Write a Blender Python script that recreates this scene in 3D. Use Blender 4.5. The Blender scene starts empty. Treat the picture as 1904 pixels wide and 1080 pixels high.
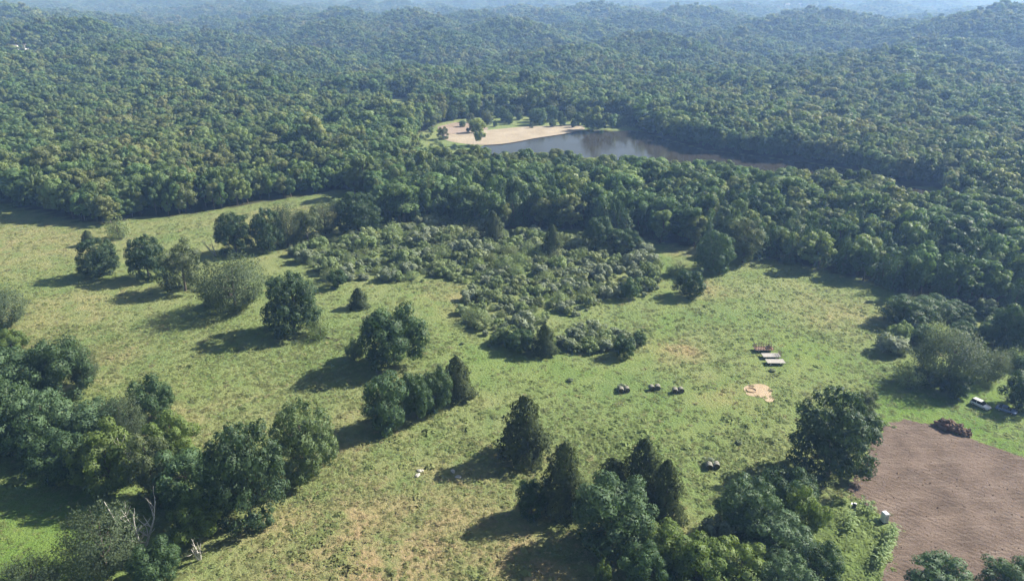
import bpy, bmesh, math, random
import numpy as np
from mathutils import Vector, Matrix

sc = bpy.context.scene
R = math.radians
# ---------------------------------------------------------------- camera
cam_d = bpy.data.cameras.new('camera')
cam = bpy.data.objects.new('camera', cam_d)
sc.collection.objects.link(cam)
cam.location = (0, 0, 100)
cam.rotation_euler = (R(90 - 22.2), 0, 0)
cam_d.sensor_width = 36
cam_d.lens = 36 * 1360 / 1904
cam_d.clip_start = 1
cam_d.clip_end = 40000
sc.camera = cam
# ---------------------------------------------------------------- sky and sun
SUN_EL, SUN_AZ = 37.0, 68.0                     # azimuth clockwise from +Y (the view direction)
world = bpy.data.worlds.new('World')
sc.world = world
world.use_nodes = True
wn = world.node_tree
sky = wn.nodes.new('ShaderNodeTexSky')
sky.sky_type = 'NISHITA'
sky.sun_disc = False
sky.sun_elevation = R(SUN_EL)
sky.sun_rotation = R(SUN_AZ)
sky.altitude = 100
sky.air_density = 1.0
sky.dust_density = 1.5
wn.links.new(sky.outputs[0], wn.nodes['Background'].inputs[0])
wn.nodes['Background'].inputs[1].default_value = 0.05
sun_d = bpy.data.lights.new('sun', 'SUN')
sun_d.energy = 5.0
sun_d.angle = R(0.53)
sun_d.color = (1.0, 0.97, 0.92)
sun = bpy.data.objects.new('sun', sun_d)
sc.collection.objects.link(sun)
to_sun = Vector((math.sin(R(SUN_AZ)) * math.cos(R(SUN_EL)), math.cos(R(SUN_AZ)) * math.cos(R(SUN_EL)), math.sin(R(SUN_EL))))
sun.rotation_euler = to_sun.to_track_quat('Z', 'Y').to_euler()
sun.location = to_sun * 300
vs = sc.view_settings
vs.view_transform = 'Standard'
vs.look = 'None'
vs.gamma = 1
vs.exposure = 1.06
vs.use_curve_mapping = False
cy = sc.cycles
cy.max_bounces = 5
cy.diffuse_bounces = 1
cy.glossy_bounces = 2
cy.transmission_bounces = 3
cy.volume_bounces = 1
cy.transparent_max_bounces = 4
cy.use_denoising = True
cy.use_adaptive_sampling = True
cy.adaptive_threshold = 0.02
cy.caustics_reflective = False
cy.caustics_refractive = False
HAZE_DENSITY = 0.00024
# ---------------------------------------------------------------- the lie of the land (metres; camera stands over the origin)
def sstep(a, b, v):
    t = np.clip((v - a) / (b - a), 0, 1)
    return t * t * (3 - 2 * t)

def hgt(x, y):
    """Height of the land, metres: level round the meadow and the lake, rolling beyond."""
    x = np.asarray(x, float); y = np.asarray(y, float)
    r = np.hypot(x, y)
    n = 1.45 * (13 * np.sin(x * .0031 + 1.3) * np.cos(y * .0027 + .4) + 9 * np.sin(x * .0068 + y * .0043 + 2)
         + 9 * np.sin(x * .013 - y * .0115) + 6 * np.sin(x * .021 + y * .017 + 1))
    h = sstep(680, 1300, r) * n
    h = h + 26 * np.exp(-((x + 1250) / 620) ** 2 - ((y - 2050) / 330) ** 2)
    h = h + 20 * np.exp(-((x - 900) / 700) ** 2 - ((y - 1500) / 420) ** 2)
    far = 52 + 16 * np.sin(x * .0012 + .7) + 12 * np.sin(y * .0019 + x * .0007) + 9 * np.sin(x * .0034 + 2.2)
    return h + sstep(3000, 7000, r) * far
TREES = [
 ('maple', -156.3, 259.4, 15.8, 14.9, 'dark dense round tree at the far left end of the meadow tree row'),
 ('maple', -136.7, 257.0, 17.8, 14.0, 'dark tall round tree second from the left in the meadow row'),
 ('olive', -118.0, 244.9, 18.9, 15.7, 'olive-tinged leafy tree between the dark tree and the willow in the meadow row'),
 ('willow', -93.6, 226.6, 20.5, 23.8, 'wide feathery grey-green willow-like tree in the meadow row'),
 ('maple', -69.2, 209.6, 21.1, 17.8, 'dark dense egg-shaped tree at the right end of the meadow row'),
 ('shrub', -59.6, 205.6, 6.8, 8.0, 'low bush at the right foot of the dark egg-shaped tree'),
 ('shrub', -102.7, 231.5, 4.6, 8.1, 'low bush at the left foot of the feathery willow-like tree'),
 ('oak', -33.8, 187.6, 19.7, 18.6, 'large lumpy dark tree in the middle of the meadow with a long shadow'),
 ('shrub', -46.0, 191.8, 8.0, 6.6, 'dark bush on the left side of the large lumpy meadow tree'),
 ('cedar', -52.3, 229.7, 7.1, 6.6, 'small lone bushy tree just in front of the thicket'),
 ('ash', -30.8, 155.4, 15.7, 11.8, 'mid-green rounded tree at the near end of the central clump'),
 ('oak', -24.0, 159.5, 13.5, 8.6, 'dark lumpy tree inside the central clump'),
 ('oak', -19.5, 164.1, 12.2, 9.1, 'dark green tree inside the central clump near its far end'),
 ('cedar', -14.6, 169.3, 12.3, 8.8, 'pointed evergreen at the far right end of the central clump'),
 ('linden', -46.0, 136.1, 19.1, 14.2, 'light green egg-shaped tree with vertical leaf texture in the foreground row'),
 ('maple', -53.5, 121.0, 23.8, 16.1, 'big dark dome-shaped tree in the left foreground'),
 ('cedar', 2.8, 142.5, 16.0, 11.1, 'lone conical evergreen in the middle foreground'),
 ('cedar', 10.6, 123.7, 16.4, 9.9, 'conical evergreen standing left of the foreground group'),
 ('oak', 4.0, 122.5, 9.0, 6.4, 'small round tree at the left foot of the foreground evergreen'),
 ('ash', 19.7, 113.5, 16.2, 15.6, 'big grey-green rounded tree in the centre foreground'),
 ('cedar', 27.6, 128.1, 14.6, 9.7, 'tallest dark evergreen behind the grey-green foreground tree'),
 ('cedar', 30.8, 120.7, 14.6, 8.2, 'slim dark evergreen on the right of the foreground group'),
 ('cedar', 21.2, 127.7, 10.1, 8.2, 'evergreen half hidden on the left behind the grey-green foreground tree'),
 ('lime', 29.1, 108.8, 9.3, 11.2, 'bright yellow-green bush in the centre foreground'),
 ('lime', 33.3, 103.1, 10.8, 12.5, 'yellow-green bush at the lower picture edge in the centre'),
 ('oak', 23.7, 101.4, 10.8, 8.8, 'dark bush at the lower picture edge below the grey-green tree'),
 ('silver', 40.4, 113.6, 6.8, 8.1, 'pale grey-green shrub left of the foreground grove'),
 ('ash', 46.1, 115.9, 14.6, 12.3, 'blue-grey leafy tree at the left of the right foreground grove'),
 ('oak', 56.5, 123.7, 10.5, 12.3, 'dark green tree at the back of the right foreground grove'),
 ('lime', 57.1, 116.8, 11.3, 8.7, 'yellow-green tree at the right of the right foreground grove'),
 ('ash', 49.7, 109.3, 10.6, 13.2, 'mid-green tree in the middle of the right foreground grove'),
 ('lime', 41.1, 102.9, 9.8, 10.8, 'yellow-green tree at the lower edge of the right foreground grove'),
 ('oak', 55.3, 103.1, 9.6, 8.5, 'dark tree beside the green weedy plot at the lower edge'),
 ('ash', 48.6, 99.1, 9.6, 10.5, 'mid-green tree cut by the lower picture edge left of the plot'),
 ('lime', 16.7, 104.6, 4.6, 3.2, 'tiny yellow-green sapling in the shade of the foreground tree'),
 ('ash', 75.7, 99.9, 8.6, 11.6, 'leafy tree top rising before the ploughed field at the lower edge'),
 ('ash', 87.6, 99.5, 8.4, 9.9, 'leafy tree top in the lower right corner'),
 ('maple', 70.6, 135.7, 22.0, 18.3, 'big dark ragged tree at the corner of the ploughed field'),
 ('olive', 90.0, 161.4, 7.2, 6.3, 'small olive tree right behind the big dark corner tree'),
 ('willow', -163.2, 212.6, 14.6, 17.6, 'feathery olive tree at the left picture edge below the row shadows'),
 ('lime', -151.3, 198.2, 6.5, 8.7, 'small yellow bush at the left picture edge'),
 ('ash', -128.1, 165.5, 17.9, 16.8, 'leafy mid-green tree at the back of the left grove'),
 ('oak', -119.9, 169.9, 18.1, 15.8, 'dark-topped tree at the back of the left grove'),
 ('willow', -116.5, 175.4, 13.0, 8.5, 'thin greyish tree on the meadow side of the left grove'),
 ('oak', -119.1, 144.6, 20.2, 16.3, 'dark tree at the left edge of the left grove'),
 ('ash', -108.3, 144.2, 17.4, 16.3, 'broad mid-green tree in the heart of the left grove'),
 ('ash', -98.1, 146.4, 13.3, 15.2, 'broad leafy tree in the left grove beside the shade'),
 ('oak', -89.6, 156.8, 12.9, 11.7, 'dark upright tree on the meadow side of the left grove'),
 ('willow', -91.7, 147.8, 13.5, 10.4, 'grey feathery tree amid the left grove'),
 ('lime', -78.8, 142.9, 12.1, 11.3, 'yellow-green tree facing the meadow in the left grove'),
 ('lime', -86.1, 130.6, 15.8, 13.9, 'bright yellow-green tree above the shaded lawn'),
 ('olive', -75.7, 127.7, 17.1, 9.5, 'olive tree next to the bare grey snag'),
 ('ash', -68.3, 126.5, 13.5, 12.7, 'grey-green tree left of the big dark dome-shaped tree'),
 ('lime', -61.7, 115.0, 11.6, 9.8, 'small light green tree at the front of the left grove'),
 ('willow', -75.0, 105.7, 15.3, 13.8, 'olive feathery tree beside the dead white snag'),
 ('oak', -64.8, 104.1, 8.7, 8.6, 'dark tree at the lower edge beneath the dead white snag'),
 ('willow', -85.7, 100.4, 8.0, 11.5, 'grey-olive tree top in the lower left corner'),
 ('oak', -97.8, 133.6, 13.2, 13.0, 'dark shaded tree on the lawn side of the left grove'),
 ('ash', -137.3, 158.5, 17.0, 18.6, 'tree at the far left beyond the left grove'),
 ('maple', -113.6, 285.1, 18.6, 16.2, 'dark leafy tree beside the leaning snag in the back clump'),
 ('maple', -101.3, 289.8, 18.8, 13.8, 'dark upright tree second in the back clump'),
 ('willow', -95.2, 295.2, 18.7, 13.6, 'pale twiggy tree between the dark trees of the back clump'),
 ('olive', -87.5, 299.2, 16.2, 12.8, 'olive tree in the middle of the back clump'),
 ('willow', -83.0, 311.6, 15.2, 14.7, 'thin grey-olive tree at the right of the back clump'),
 ('maple', -68.4, 313.0, 19.6, 20.4, 'big dark round tree at the right end of the back clump'),
 ('shrub', -171.6, 304.4, 10.0, 10.3, 'twiggy grey bush by the wood edge on the far left'),
 ('cedar', -180.3, 296.1, 6.5, 5.9, 'tiny bush behind the leftmost meadow tree'),
 ('shrub', -87.7, 356.8, 4.5, 8.1, 'small bush on the back field strip'),
 ('ash', 77.5, 263.9, 16.9, 14.8, 'rounded green tree at the top of the right meadow'),
 ('olive', 92.1, 274.5, 19.7, 14.4, 'taller tree just behind the rounded green meadow tree'),
 ('oak', 63.0, 239.6, 10.4, 10.6, 'dark forked bush in front of the rounded green meadow tree'),
 ('shrub', 62.2, 260.0, 4.9, 8.1, 'low bush at the left of the dark forked bush'),
 ('cedar', 16.2, 281.8, 13.5, 8.3, 'dark upright evergreen standing in the thicket'),
 ('oak', 36.2, 292.0, 14.5, 12.1, 'dark tree at the back edge of the thicket'),
 ('oak', 46.8, 289.6, 9.7, 13.4, 'dark tree at the far right back of the thicket'),
 ('cedar', -8.4, 301.3, 13.7, 9.7, 'dark slim evergreen at the back of the thicket'),
 ('ash', 41.8, 238.0, 8.2, 7.5, 'round blue-green bush at the right front of the thicket'),
 ('cedar', 9.7, 195.3, 9.4, 7.3, 'dark rounded evergreen at the near tip of the thicket'),
 ('oak', 2.3, 197.7, 6.9, 8.4, 'dark bush left of the evergreen at the thicket tip'),
 ('oak', 33.1, 193.1, 7.0, 6.3, 'dark bush at the right end of the small front shrub island'),
 ('oak', 38.9, 201.1, 4.6, 4.9, 'little dark bush behind the small front shrub island'),
 ('oak', -63.7, 247.9, 7.3, 7.0, 'dark round bush at the near left edge of the thicket'),
 ('oak', 128.2, 216.3, 9.9, 16.5, 'dark spreading tree at the right edge of the meadow'),
 ('ash', 140.3, 220.7, 8.1, 14.1, 'leafy tree among the shrubs behind the spreading tree on the right'),
 ('willow', 119.9, 177.6, 16.3, 19.8, 'wide airy olive tree with visible limbs near the parked cars'),
 ('willow', 132.0, 178.5, 10.1, 9.2, 'slim olive tree right of the wide airy tree'),
 ('oak', 132.3, 165.0, 10.5, 8.9, 'dark bush at the right picture edge behind the parked cars'),
 ('oak', 118.1, 170.8, 7.3, 8.0, 'dark bush below the wide airy tree'),
 ('shrub', 108.4, 176.1, 6.8, 8.8, 'grey brushy shrub left of the wide airy tree'),
 ('oak', 113.8, 176.3, 6.0, 7.3, 'dark shrub at the foot of the wide airy tree'),
 ('silver', 113.5, 196.1, 5.9, 10.5, 'low pale shrub at the meadow edge on the right'),
 ('oak', 150.5, 197.4, 16.1, 12.8, 'tall dark tree at the right picture edge above the shrubs'),
]
WOOD_EDGE = [(-356.7, 391.5), (-286.9, 375.6), (-263.0, 364.9), (-236.7, 349.0), (-206.4, 332.5), (-185.5, 323.9), (-181.0, 337.8), (-161.1, 339.6), (-147.2, 350.9), (-129.7, 362.9), (-111.1, 375.6), (-91.8, 391.5), (-66.4, 346.1), (-58.9, 325.6), (-43.5, 330.7), (-27.8, 323.9), (-12.7, 317.3), (6.9, 320.6), (31.1, 315.7), (55.9, 304.1), (78.8, 291.8), (101.7, 278.4), (115.8, 269.7), (130.8, 255.7), (141.6, 241.0), (153.9, 232.3), (169.4, 220.6), (197.5, 201.4)]
THICKET = [(-94.4, 291.8), (-83.7, 298.9), (-59.8, 307.9), (-48.1, 327.3), (-28.6, 334.2), (-5.3, 314.1), (20.9, 307.9), (43.9, 301.8), (57.3, 291.8), (57.9, 267.2), (53.0, 247.6), (43.4, 239.0), (31.4, 234.1), (23.9, 223.6), (11.9, 217.2), (5.4, 199.6), (-3.6, 201.4), (-15.9, 213.8), (-19.2, 235.1), (-10.3, 250.3), (-22.6, 255.7), (-50.7, 254.6), (-68.5, 253.5), (-83.8, 273.3)]
SHRUB_ISLAND = [(14.5, 201.4), (22.0, 212.2), (32.1, 209.8), (37.6, 201.4), (31.6, 193.5), (22.0, 192.8), (15.2, 196.0)]
SCRUB_RIGHT = [(139.0, 232.3), (151.6, 228.1), (168.2, 217.2), (154.4, 184.2), (142.2, 184.2), (139.8, 201.4), (124.7, 197.8), (114.2, 199.6), (127.5, 213.0)]
SOIL = [(94.2, 157.5), (99.0, 159.0), (103.6, 157.3), (107.6, 154.8), (110.7, 151.0), (114.8, 146.9), (119.0, 142.8), (130.1, 131.6), (139.2, 115.5), (123.9, 94.2), (63.2, 94.2), (67.7, 104.1), (72.3, 110.3), (76.8, 116.7), (76.7, 120.6), (74.2, 126.0), (71.8, 130.3), (76.8, 136.5), (82.4, 144.3), (88.5, 152.0)]
PLOT = [(69.2, 127.4), (73.4, 125.7), (75.9, 119.9), (75.9, 116.3), (71.6, 110.3), (66.9, 103.8), (62.9, 95.4), (53.6, 95.4), (59.1, 106.8), (59.4, 115.5)]
SAND_PATCH = [(62.9, 174.5), (64.8, 176.5), (67.9, 177.1), (70.3, 176.2), (70.6, 173.9), (69.0, 171.3), (70.0, 169.0), (69.1, 167.1), (67.1, 167.1), (67.0, 169.6), (64.9, 170.2), (62.8, 170.7)]
DRY_PATCH = [(47.2, 201.4), (51.7, 204.4), (55.3, 199.6), (54.0, 192.5), (50.0, 190.1), (46.3, 191.5)]
BEACH = [(-52.6, 553.4), (-42.2, 567.0), (-21.9, 576.5), (3.4, 588.7), (29.5, 596.3), (56.8, 601.5), (57.8, 574.1), (19.1, 542.4), (-4.6, 521.8), (-19.6, 513.9), (-34.3, 519.8), (-49.1, 531.9)]
LAKE = [(-29.7, 491.6), (-17.9, 519.8), (3.2, 540.3), (27.6, 555.6), (55.3, 574.1), (65.1, 564.7), (96.2, 578.9), (110.4, 542.4), (128.7, 502.5), (158.6, 479.3), (186.1, 458.1), (210.2, 435.6), (209.4, 399.9), (235.9, 396.2), (229.7, 376.7), (205.1, 341.5), (185.2, 343.3), (186.4, 369.1), (160.4, 389.1), (136.3, 406.1), (89.1, 413.8), (31.4, 430.0), (-17.2, 444.3), (-35.0, 462.8)]
PARK = [(-61.2, 601.5), (-51.0, 628.6), (-10.4, 652.0), (27.4, 652.0), (64.5, 646.0), (104.9, 606.7), (102.6, 567.0), (55.9, 581.3), (3.4, 586.2), (-41.3, 553.4), (-52.3, 519.8), (-64.0, 557.9)]
LAWN_FAR = [(-121.9, 758.3), (-101.3, 785.3), (-92.5, 739.6), (-94.2, 658.1), (-102.3, 652.0), (-113.7, 698.2)]
SHORE = [(-74.4, 553.4), (-64.4, 581.3), (-47.6, 531.9), (-17.6, 508.1), (-14.5, 444.3), (-36.3, 435.6), (-60.7, 462.8)]
LAWN_FRONT = [(-113.4, 683.6), (-95.6, 698.2), (-77.5, 591.2), (-92.5, 576.5)]
PATHS = [(-31.2, 698.2), (-24.1, 712.7), (-8.2, 664.3), (-3.2, 623.0), (-9.8, 612.1), (-17.5, 652.0)]
BARE_PARK = [(-58.5, 586.2), (-45.7, 617.5), (-31.5, 601.5), (-14.5, 586.2), (-21.7, 571.7), (-41.6, 557.9), (-53.4, 544.6)]
GAPS = [[(-213.6, 801.6), (-164.8, 787.3), (-120.9, 776.9), (-107.0, 683.5), (-147.5, 676.8), (-185.6, 691.9)],
  [(-761.0, 1076.4), (-730.0, 1132.2), (-673.0, 1173.3), (-665.4, 1165.9), (-671.9, 1087.9), (-693.6, 1044.1), (-621.4, 871.1)],
  [(-572.5, 1408.0), (-769.2, 2079.4), (-684.5, 1861.8), (-551.9, 1368.5)],
  [(-183.4, 447.3), (-172.1, 462.8), (-153.0, 456.5), (-136.0, 401.1), (-152.3, 396.2), (-163.8, 399.1)],
  [(353.6, 1374.1), (465.5, 1487.5), (427.3, 1357.9), (344.5, 1327.0)],
  [(618.1, 1356.7), (649.1, 1305.5), (556.4, 1106.6), (535.0, 1166.2)],
  [(482.6, 1272.5), (585.1, 1366.7), (415.3, 963.0), (387.5, 1010.2)],
  [(692.1, 1290.1), (728.1, 1229.7), (712.4, 1198.9), (619.5, 1147.6)],
  [(-691.5, 2319.3), (-471.5, 2059.8), (-450.9, 1987.6), (-669.9, 2261.8)],
  [(1327.3, 2407.4), (883.4, 1424.5), (787.6, 1266.3), (840.4, 1517.1)],
  [(524.6, 1584.2), (637.2, 1679.5), (575.4, 1506.6), (511.8, 1534.1)],
  [(385.4, 759.9), (468.3, 857.2), (472.6, 841.8), (383.9, 724.1)],
  [(1154.7, 3378.8), (1306.5, 3476.0), (1234.8, 3274.8), (1071.2, 3111.8)],
  [(-641.4, 1222.6), (-950.3, 1979.3), (-937.2, 1967.0), (-629.7, 1214.6)]]
BALES = [(30.2, 172.4), (38.7, 173.6), (44.7, 172.1), (45.5, 138.3)]
STONES = [(-21.0, 137.4), (-20.8, 135.7), (-12.8, 137.2), (-12.3, 135.1)]
WAGONS = [(75.8, 197.0), (76.2, 192.8), (75.8, 188.8)]
CARS = [(120.7, 166.6), (122.8, 162.8), (125.4, 163.9), (128.9, 160.3)]
MOUND = [(106.5, 156.8), (108.7, 153.9), (111.6, 152.4)]
CABIN = [(75.8, 120.3)]
TILLER = [(71.9, 125.1)]
HOUSES = [(-715.8, 1104.6), (-708.0, 1117.3), (-701.3, 1126.0), (-813.4, 2043.4), (-776.8, 2063.5), (1174.0, 3346.9), (1274.0, 3470.0), (1415.7, 4787.6)]
SNAGS = [(-121.0, 282.3), (-70.7, 111.0), (-84.5, 133.5), (-71.7, 110.3), (-59.4, 109.6)]
FALLEN = [(-57.8, 205.9), (-51.6, 202.1)]
CROPS = [(73.0, 124.6), (74.1, 123.3), (75.0, 121.6), (75.6, 119.4), (75.8, 117.4), (75.3, 115.5), (73.5, 113.4), (72.0, 111.6), (70.6, 109.9), (69.0, 108.2), (67.7, 106.8), (69.0, 121.1), (68.6, 118.6), (66.8, 117.0)]
PARK_TREES = [(-100.3, 670.6), (-73.8, 628.6), (-62.7, 617.5), (-51.5, 623.0), (-39.6, 591.2), (-33.9, 567.0), (-22.0, 646.0), (-16.3, 664.3), (-13.3, 591.2), (-4.2, 652.0), (5.9, 628.6), (15.6, 652.0), (21.9, 628.6), (22.3, 601.5), (32.3, 617.5), (40.3, 617.5), (49.6, 634.3), (53.3, 601.5), (60.2, 591.2), (67.0, 606.7), (73.2, 591.2), (79.8, 617.5), (84.5, 586.2), (101.7, 581.3), (-43.4, 652.0), (-32.4, 670.6), (60.8, 562.4), (67.7, 557.9)]
SUNLAWN = [(-93.1, 112.5), (102.8, 163.9), (89.0, 197.8), (-8.1, 187.5)]
TRACK = [(63.4, 298.9), (60.0, 267.2), (55.6, 235.1), (49.1, 213.0), (42.1, 194.2), (27.3, 184.2), (7.4, 184.2), (-8.3, 193.5), (-20.6, 207.1), (-28.1, 230.4), (-37.0, 242.5)]
PALE = [(74.1, 184.2), (54.1, 148.1), (16.1, 178.3), (-16.4, 165.2), (-15.2, 201.4), (-6.9, 199.6)]
# ---------------------------------------------------------------- helpers
COL = sc.collection
rs = np.random.RandomState(7)

def in_poly(x, y, poly):
    x = np.asarray(x, float); y = np.asarray(y, float)
    ins = np.zeros(x.shape, bool)
    n = len(poly)
    for i in range(n):
        x1, y1 = poly[i]; x2, y2 = poly[(i + 1) % n]
        if y1 == y2: continue
        c = ((y1 > y) != (y2 > y)) & (x < (x2 - x1) * (y - y1) / (y2 - y1) + x1)
        ins ^= c
    return ins

def poly_dist(x, y, poly, closed=True):
    x = np.asarray(x, float); y = np.asarray(y, float)
    d = np.full(x.shape, 1e9)
    n = len(poly)
    for i in range(n if closed else n - 1):
        x1, y1 = poly[i]; x2, y2 = poly[(i + 1) % n]
        dx, dy = x2 - x1, y2 - y1
        t = np.clip(((x - x1) * dx + (y - y1) * dy) / (dx * dx + dy * dy + 1e-9), 0, 1)
        d = np.minimum(d, np.hypot(x - x1 - t * dx, y - y1 - t * dy))
    return d

def mesh_np(name, V, F, mats=(), smooth=False):
    """Mesh from numpy arrays; F is an (n,k) array of equal-sized faces."""
    V = np.asarray(V, np.float32); F = np.asarray(F, np.int32)
    m = bpy.data.meshes.new(name)
    m.vertices.add(len(V)); m.vertices.foreach_set('co', V.ravel())
    k = F.shape[1]
    m.loops.add(F.size); m.loops.foreach_set('vertex_index', F.ravel())
    m.polygons.add(len(F))
    m.polygons.foreach_set('loop_start', np.arange(0, F.size, k, dtype=np.int32))
    m.update(calc_edges=True)
    m.polygons.foreach_set('use_smooth', np.full(len(F), smooth))
    for a in mats: m.materials.append(a)
    return m

def link(name, data, parent=None, loc=(0, 0, 0), rot=(0, 0, 0), scale=(1, 1, 1), mat=None):
    o = bpy.data.objects.new(name, data)
    COL.objects.link(o)
    o.parent = parent
    o.location = loc; o.rotation_euler = rot; o.scale = scale
    if mat is not None and data is not None:
        if len(data.materials) == 0: data.materials.append(mat)
        if data.materials[0] != mat:
            o.material_slots[0].link = 'OBJECT'; o.material_slots[0].material = mat
    return o

def tag(o, label, cat, group=None):
    o['label'] = label; o['category'] = cat
    if group: o['group'] = group
    return o

def setting(o, kind='structure', label=None):
    o['kind'] = kind
    if label: o['label'] = label
    return o

class MB:
    """Collects boxes, tubes and cylinders of one part into one mesh."""
    def __init__(s): s.bm = bmesh.new()
    def box(s, c, d, rz=0, ry=0, rx=0, bevel=0):
        g = bmesh.ops.create_cube(s.bm, size=1, matrix=Matrix.Translation(c) @ Matrix.Rotation(rz, 4, 'Z') @ Matrix.Rotation(ry, 4, 'Y') @ Matrix.Rotation(rx, 4, 'X') @ Matrix.Diagonal((*d, 1)))
        if bevel:
            es = {e for v in g['verts'] for e in v.link_edges}
            bmesh.ops.bevel(s.bm, geom=list(es), offset=bevel, segments=2, affect='EDGES')
        return s
    def cyl(s, a, b, r1, r2=None, n=10, caps=True):
        a = Vector(a); b = Vector(b); d = b - a
        q = d.to_track_quat('Z', 'Y').to_matrix().to_4x4()
        bmesh.ops.create_cone(s.bm, cap_ends=caps, segments=n, radius1=r1, radius2=r1 if r2 is None else r2, depth=d.length, matrix=Matrix.Translation((a + b) / 2) @ q)
        return s
    def prism(s, pts, y0, y1):
        """outline in x,z pushed from y0 to y1"""
        f = [s.bm.verts.new((x, y0, z)) for x, z in pts]; b = [s.bm.verts.new((x, y1, z)) for x, z in pts]
        n = len(pts)
        s.bm.faces.new(f); s.bm.faces.new(b[::-1])
        for i in range(n): s.bm.faces.new((f[i], b[i], b[(i + 1) % n], f[(i + 1) % n]))
        return s
    def mesh(s, name, mat, smooth=False):
        bmesh.ops.recalc_face_normals(s.bm, faces=s.bm.faces)
        m = bpy.data.meshes.new(name); s.bm.to_mesh(m); s.bm.free()
        m.materials.append(mat)
        if smooth: m.polygons.foreach_set('use_smooth', np.full(len(m.polygons), True))
        return m
    def build(s, name, mat, parent=None, smooth=False, **k):
        return link(name, s.mesh(name, mat, smooth), parent, **k)

def blob(name, mat, seed, sub=2, rough=.25, freq=1.6, scale=(1, 1, 1)):
    """A lumpy stone- or clod-like mesh."""
    from mathutils import noise
    bm = bmesh.new(); bmesh.ops.create_icosphere(bm, subdivisions=sub, radius=1)
    off = Vector((seed * 3.1, seed * 1.7, seed))
    for v in bm.verts:
        v.co *= 1 + rough * noise.noise(v.co * freq + off) * 2
        v.co = Vector((v.co.x * scale[0], v.co.y * scale[1], v.co.z * scale[2]))
    m = bpy.data.meshes.new(name); bm.to_mesh(m); bm.free(); m.materials.append(mat)
    return m

# ---------------------------------------------------------------- materials
def nmat(name):
    m = bpy.data.materials.new(name); m.use_nodes = True
    nt = m.node_tree
    return m, nt, nt.nodes['Principled BSDF'], nt.nodes['Material Output']

def node(nt, t, **kw):
    n = nt.nodes.new(t)
    for k, v in kw.items():
        if k.startswith('i_'):
            key = k[2:]
            n.inputs[int(key) if key.isdigit() else key.replace('_', ' ')].default_value = v
        else: setattr(n, k, v)
    return n

def mixc(nt, fac, a, b, mode='MIX'):
    n = nt.nodes.new('ShaderNodeMix'); n.data_type = 'RGBA'; n.blend_type = mode
    for sock, v in ((n.inputs[0], fac), (n.inputs[6], a), (n.inputs[7], b)):
        if hasattr(v, 'is_output') or isinstance(v, bpy.types.NodeSocket): nt.links.new(v, sock)
        else: sock.default_value = v if not isinstance(v, tuple) else (*v, 1)
    return n.outputs[2]

def noise_fac(nt, vec, scale, detail=3, rough=.55, lo=.35, hi=.65, dist=0.):
    n = node(nt, 'ShaderNodeTexNoise', i_Scale=scale, i_Detail=detail, i_Roughness=rough, i_Distortion=dist)
    if vec is not None: nt.links.new(vec, n.inputs['Vector'])
    r = node(nt, 'ShaderNodeMapRange', i_1=lo, i_2=hi)
    nt.links.new(n.outputs[0], r.inputs[0])
    return r.outputs[0]

def math_n(nt, op, a, b=None, clamp=False):
    n = nt.nodes.new('ShaderNodeMath'); n.operation = op; n.use_clamp = clamp
    for i, v in enumerate((a, b)):
        if v is None: continue
        if isinstance(v, bpy.types.NodeSocket): nt.links.new(v, n.inputs[i])
        else: n.inputs[i].default_value = v
    return n.outputs[0]

def simple(name, col, rough=.7, metal=0., var=.25, scale=3., bump=0., spec=.4):
    """Plain surface with blotchy variation and optional relief."""
    m, nt, p, out = nmat(name)
    g = node(nt, 'ShaderNodeTexCoord')
    f = noise_fac(nt, g.outputs['Object'], scale, 4)
    dark = tuple(c * (1 - var) for c in col); lite = tuple(min(1, c * (1 + var)) for c in col)
    nt.links.new(mixc(nt, f, dark, lite), p.inputs['Base Color'])
    p.inputs['Roughness'].default_value = rough; p.inputs['Metallic'].default_value = metal
    p.inputs['Specular IOR Level'].default_value = spec
    if bump:
        b = node(nt, 'ShaderNodeBump', i_Strength=bump, i_Distance=.05)
        nt.links.new(f, b.inputs['Height']); nt.links.new(b.outputs[0], p.inputs['Normal'])
    return m

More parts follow.
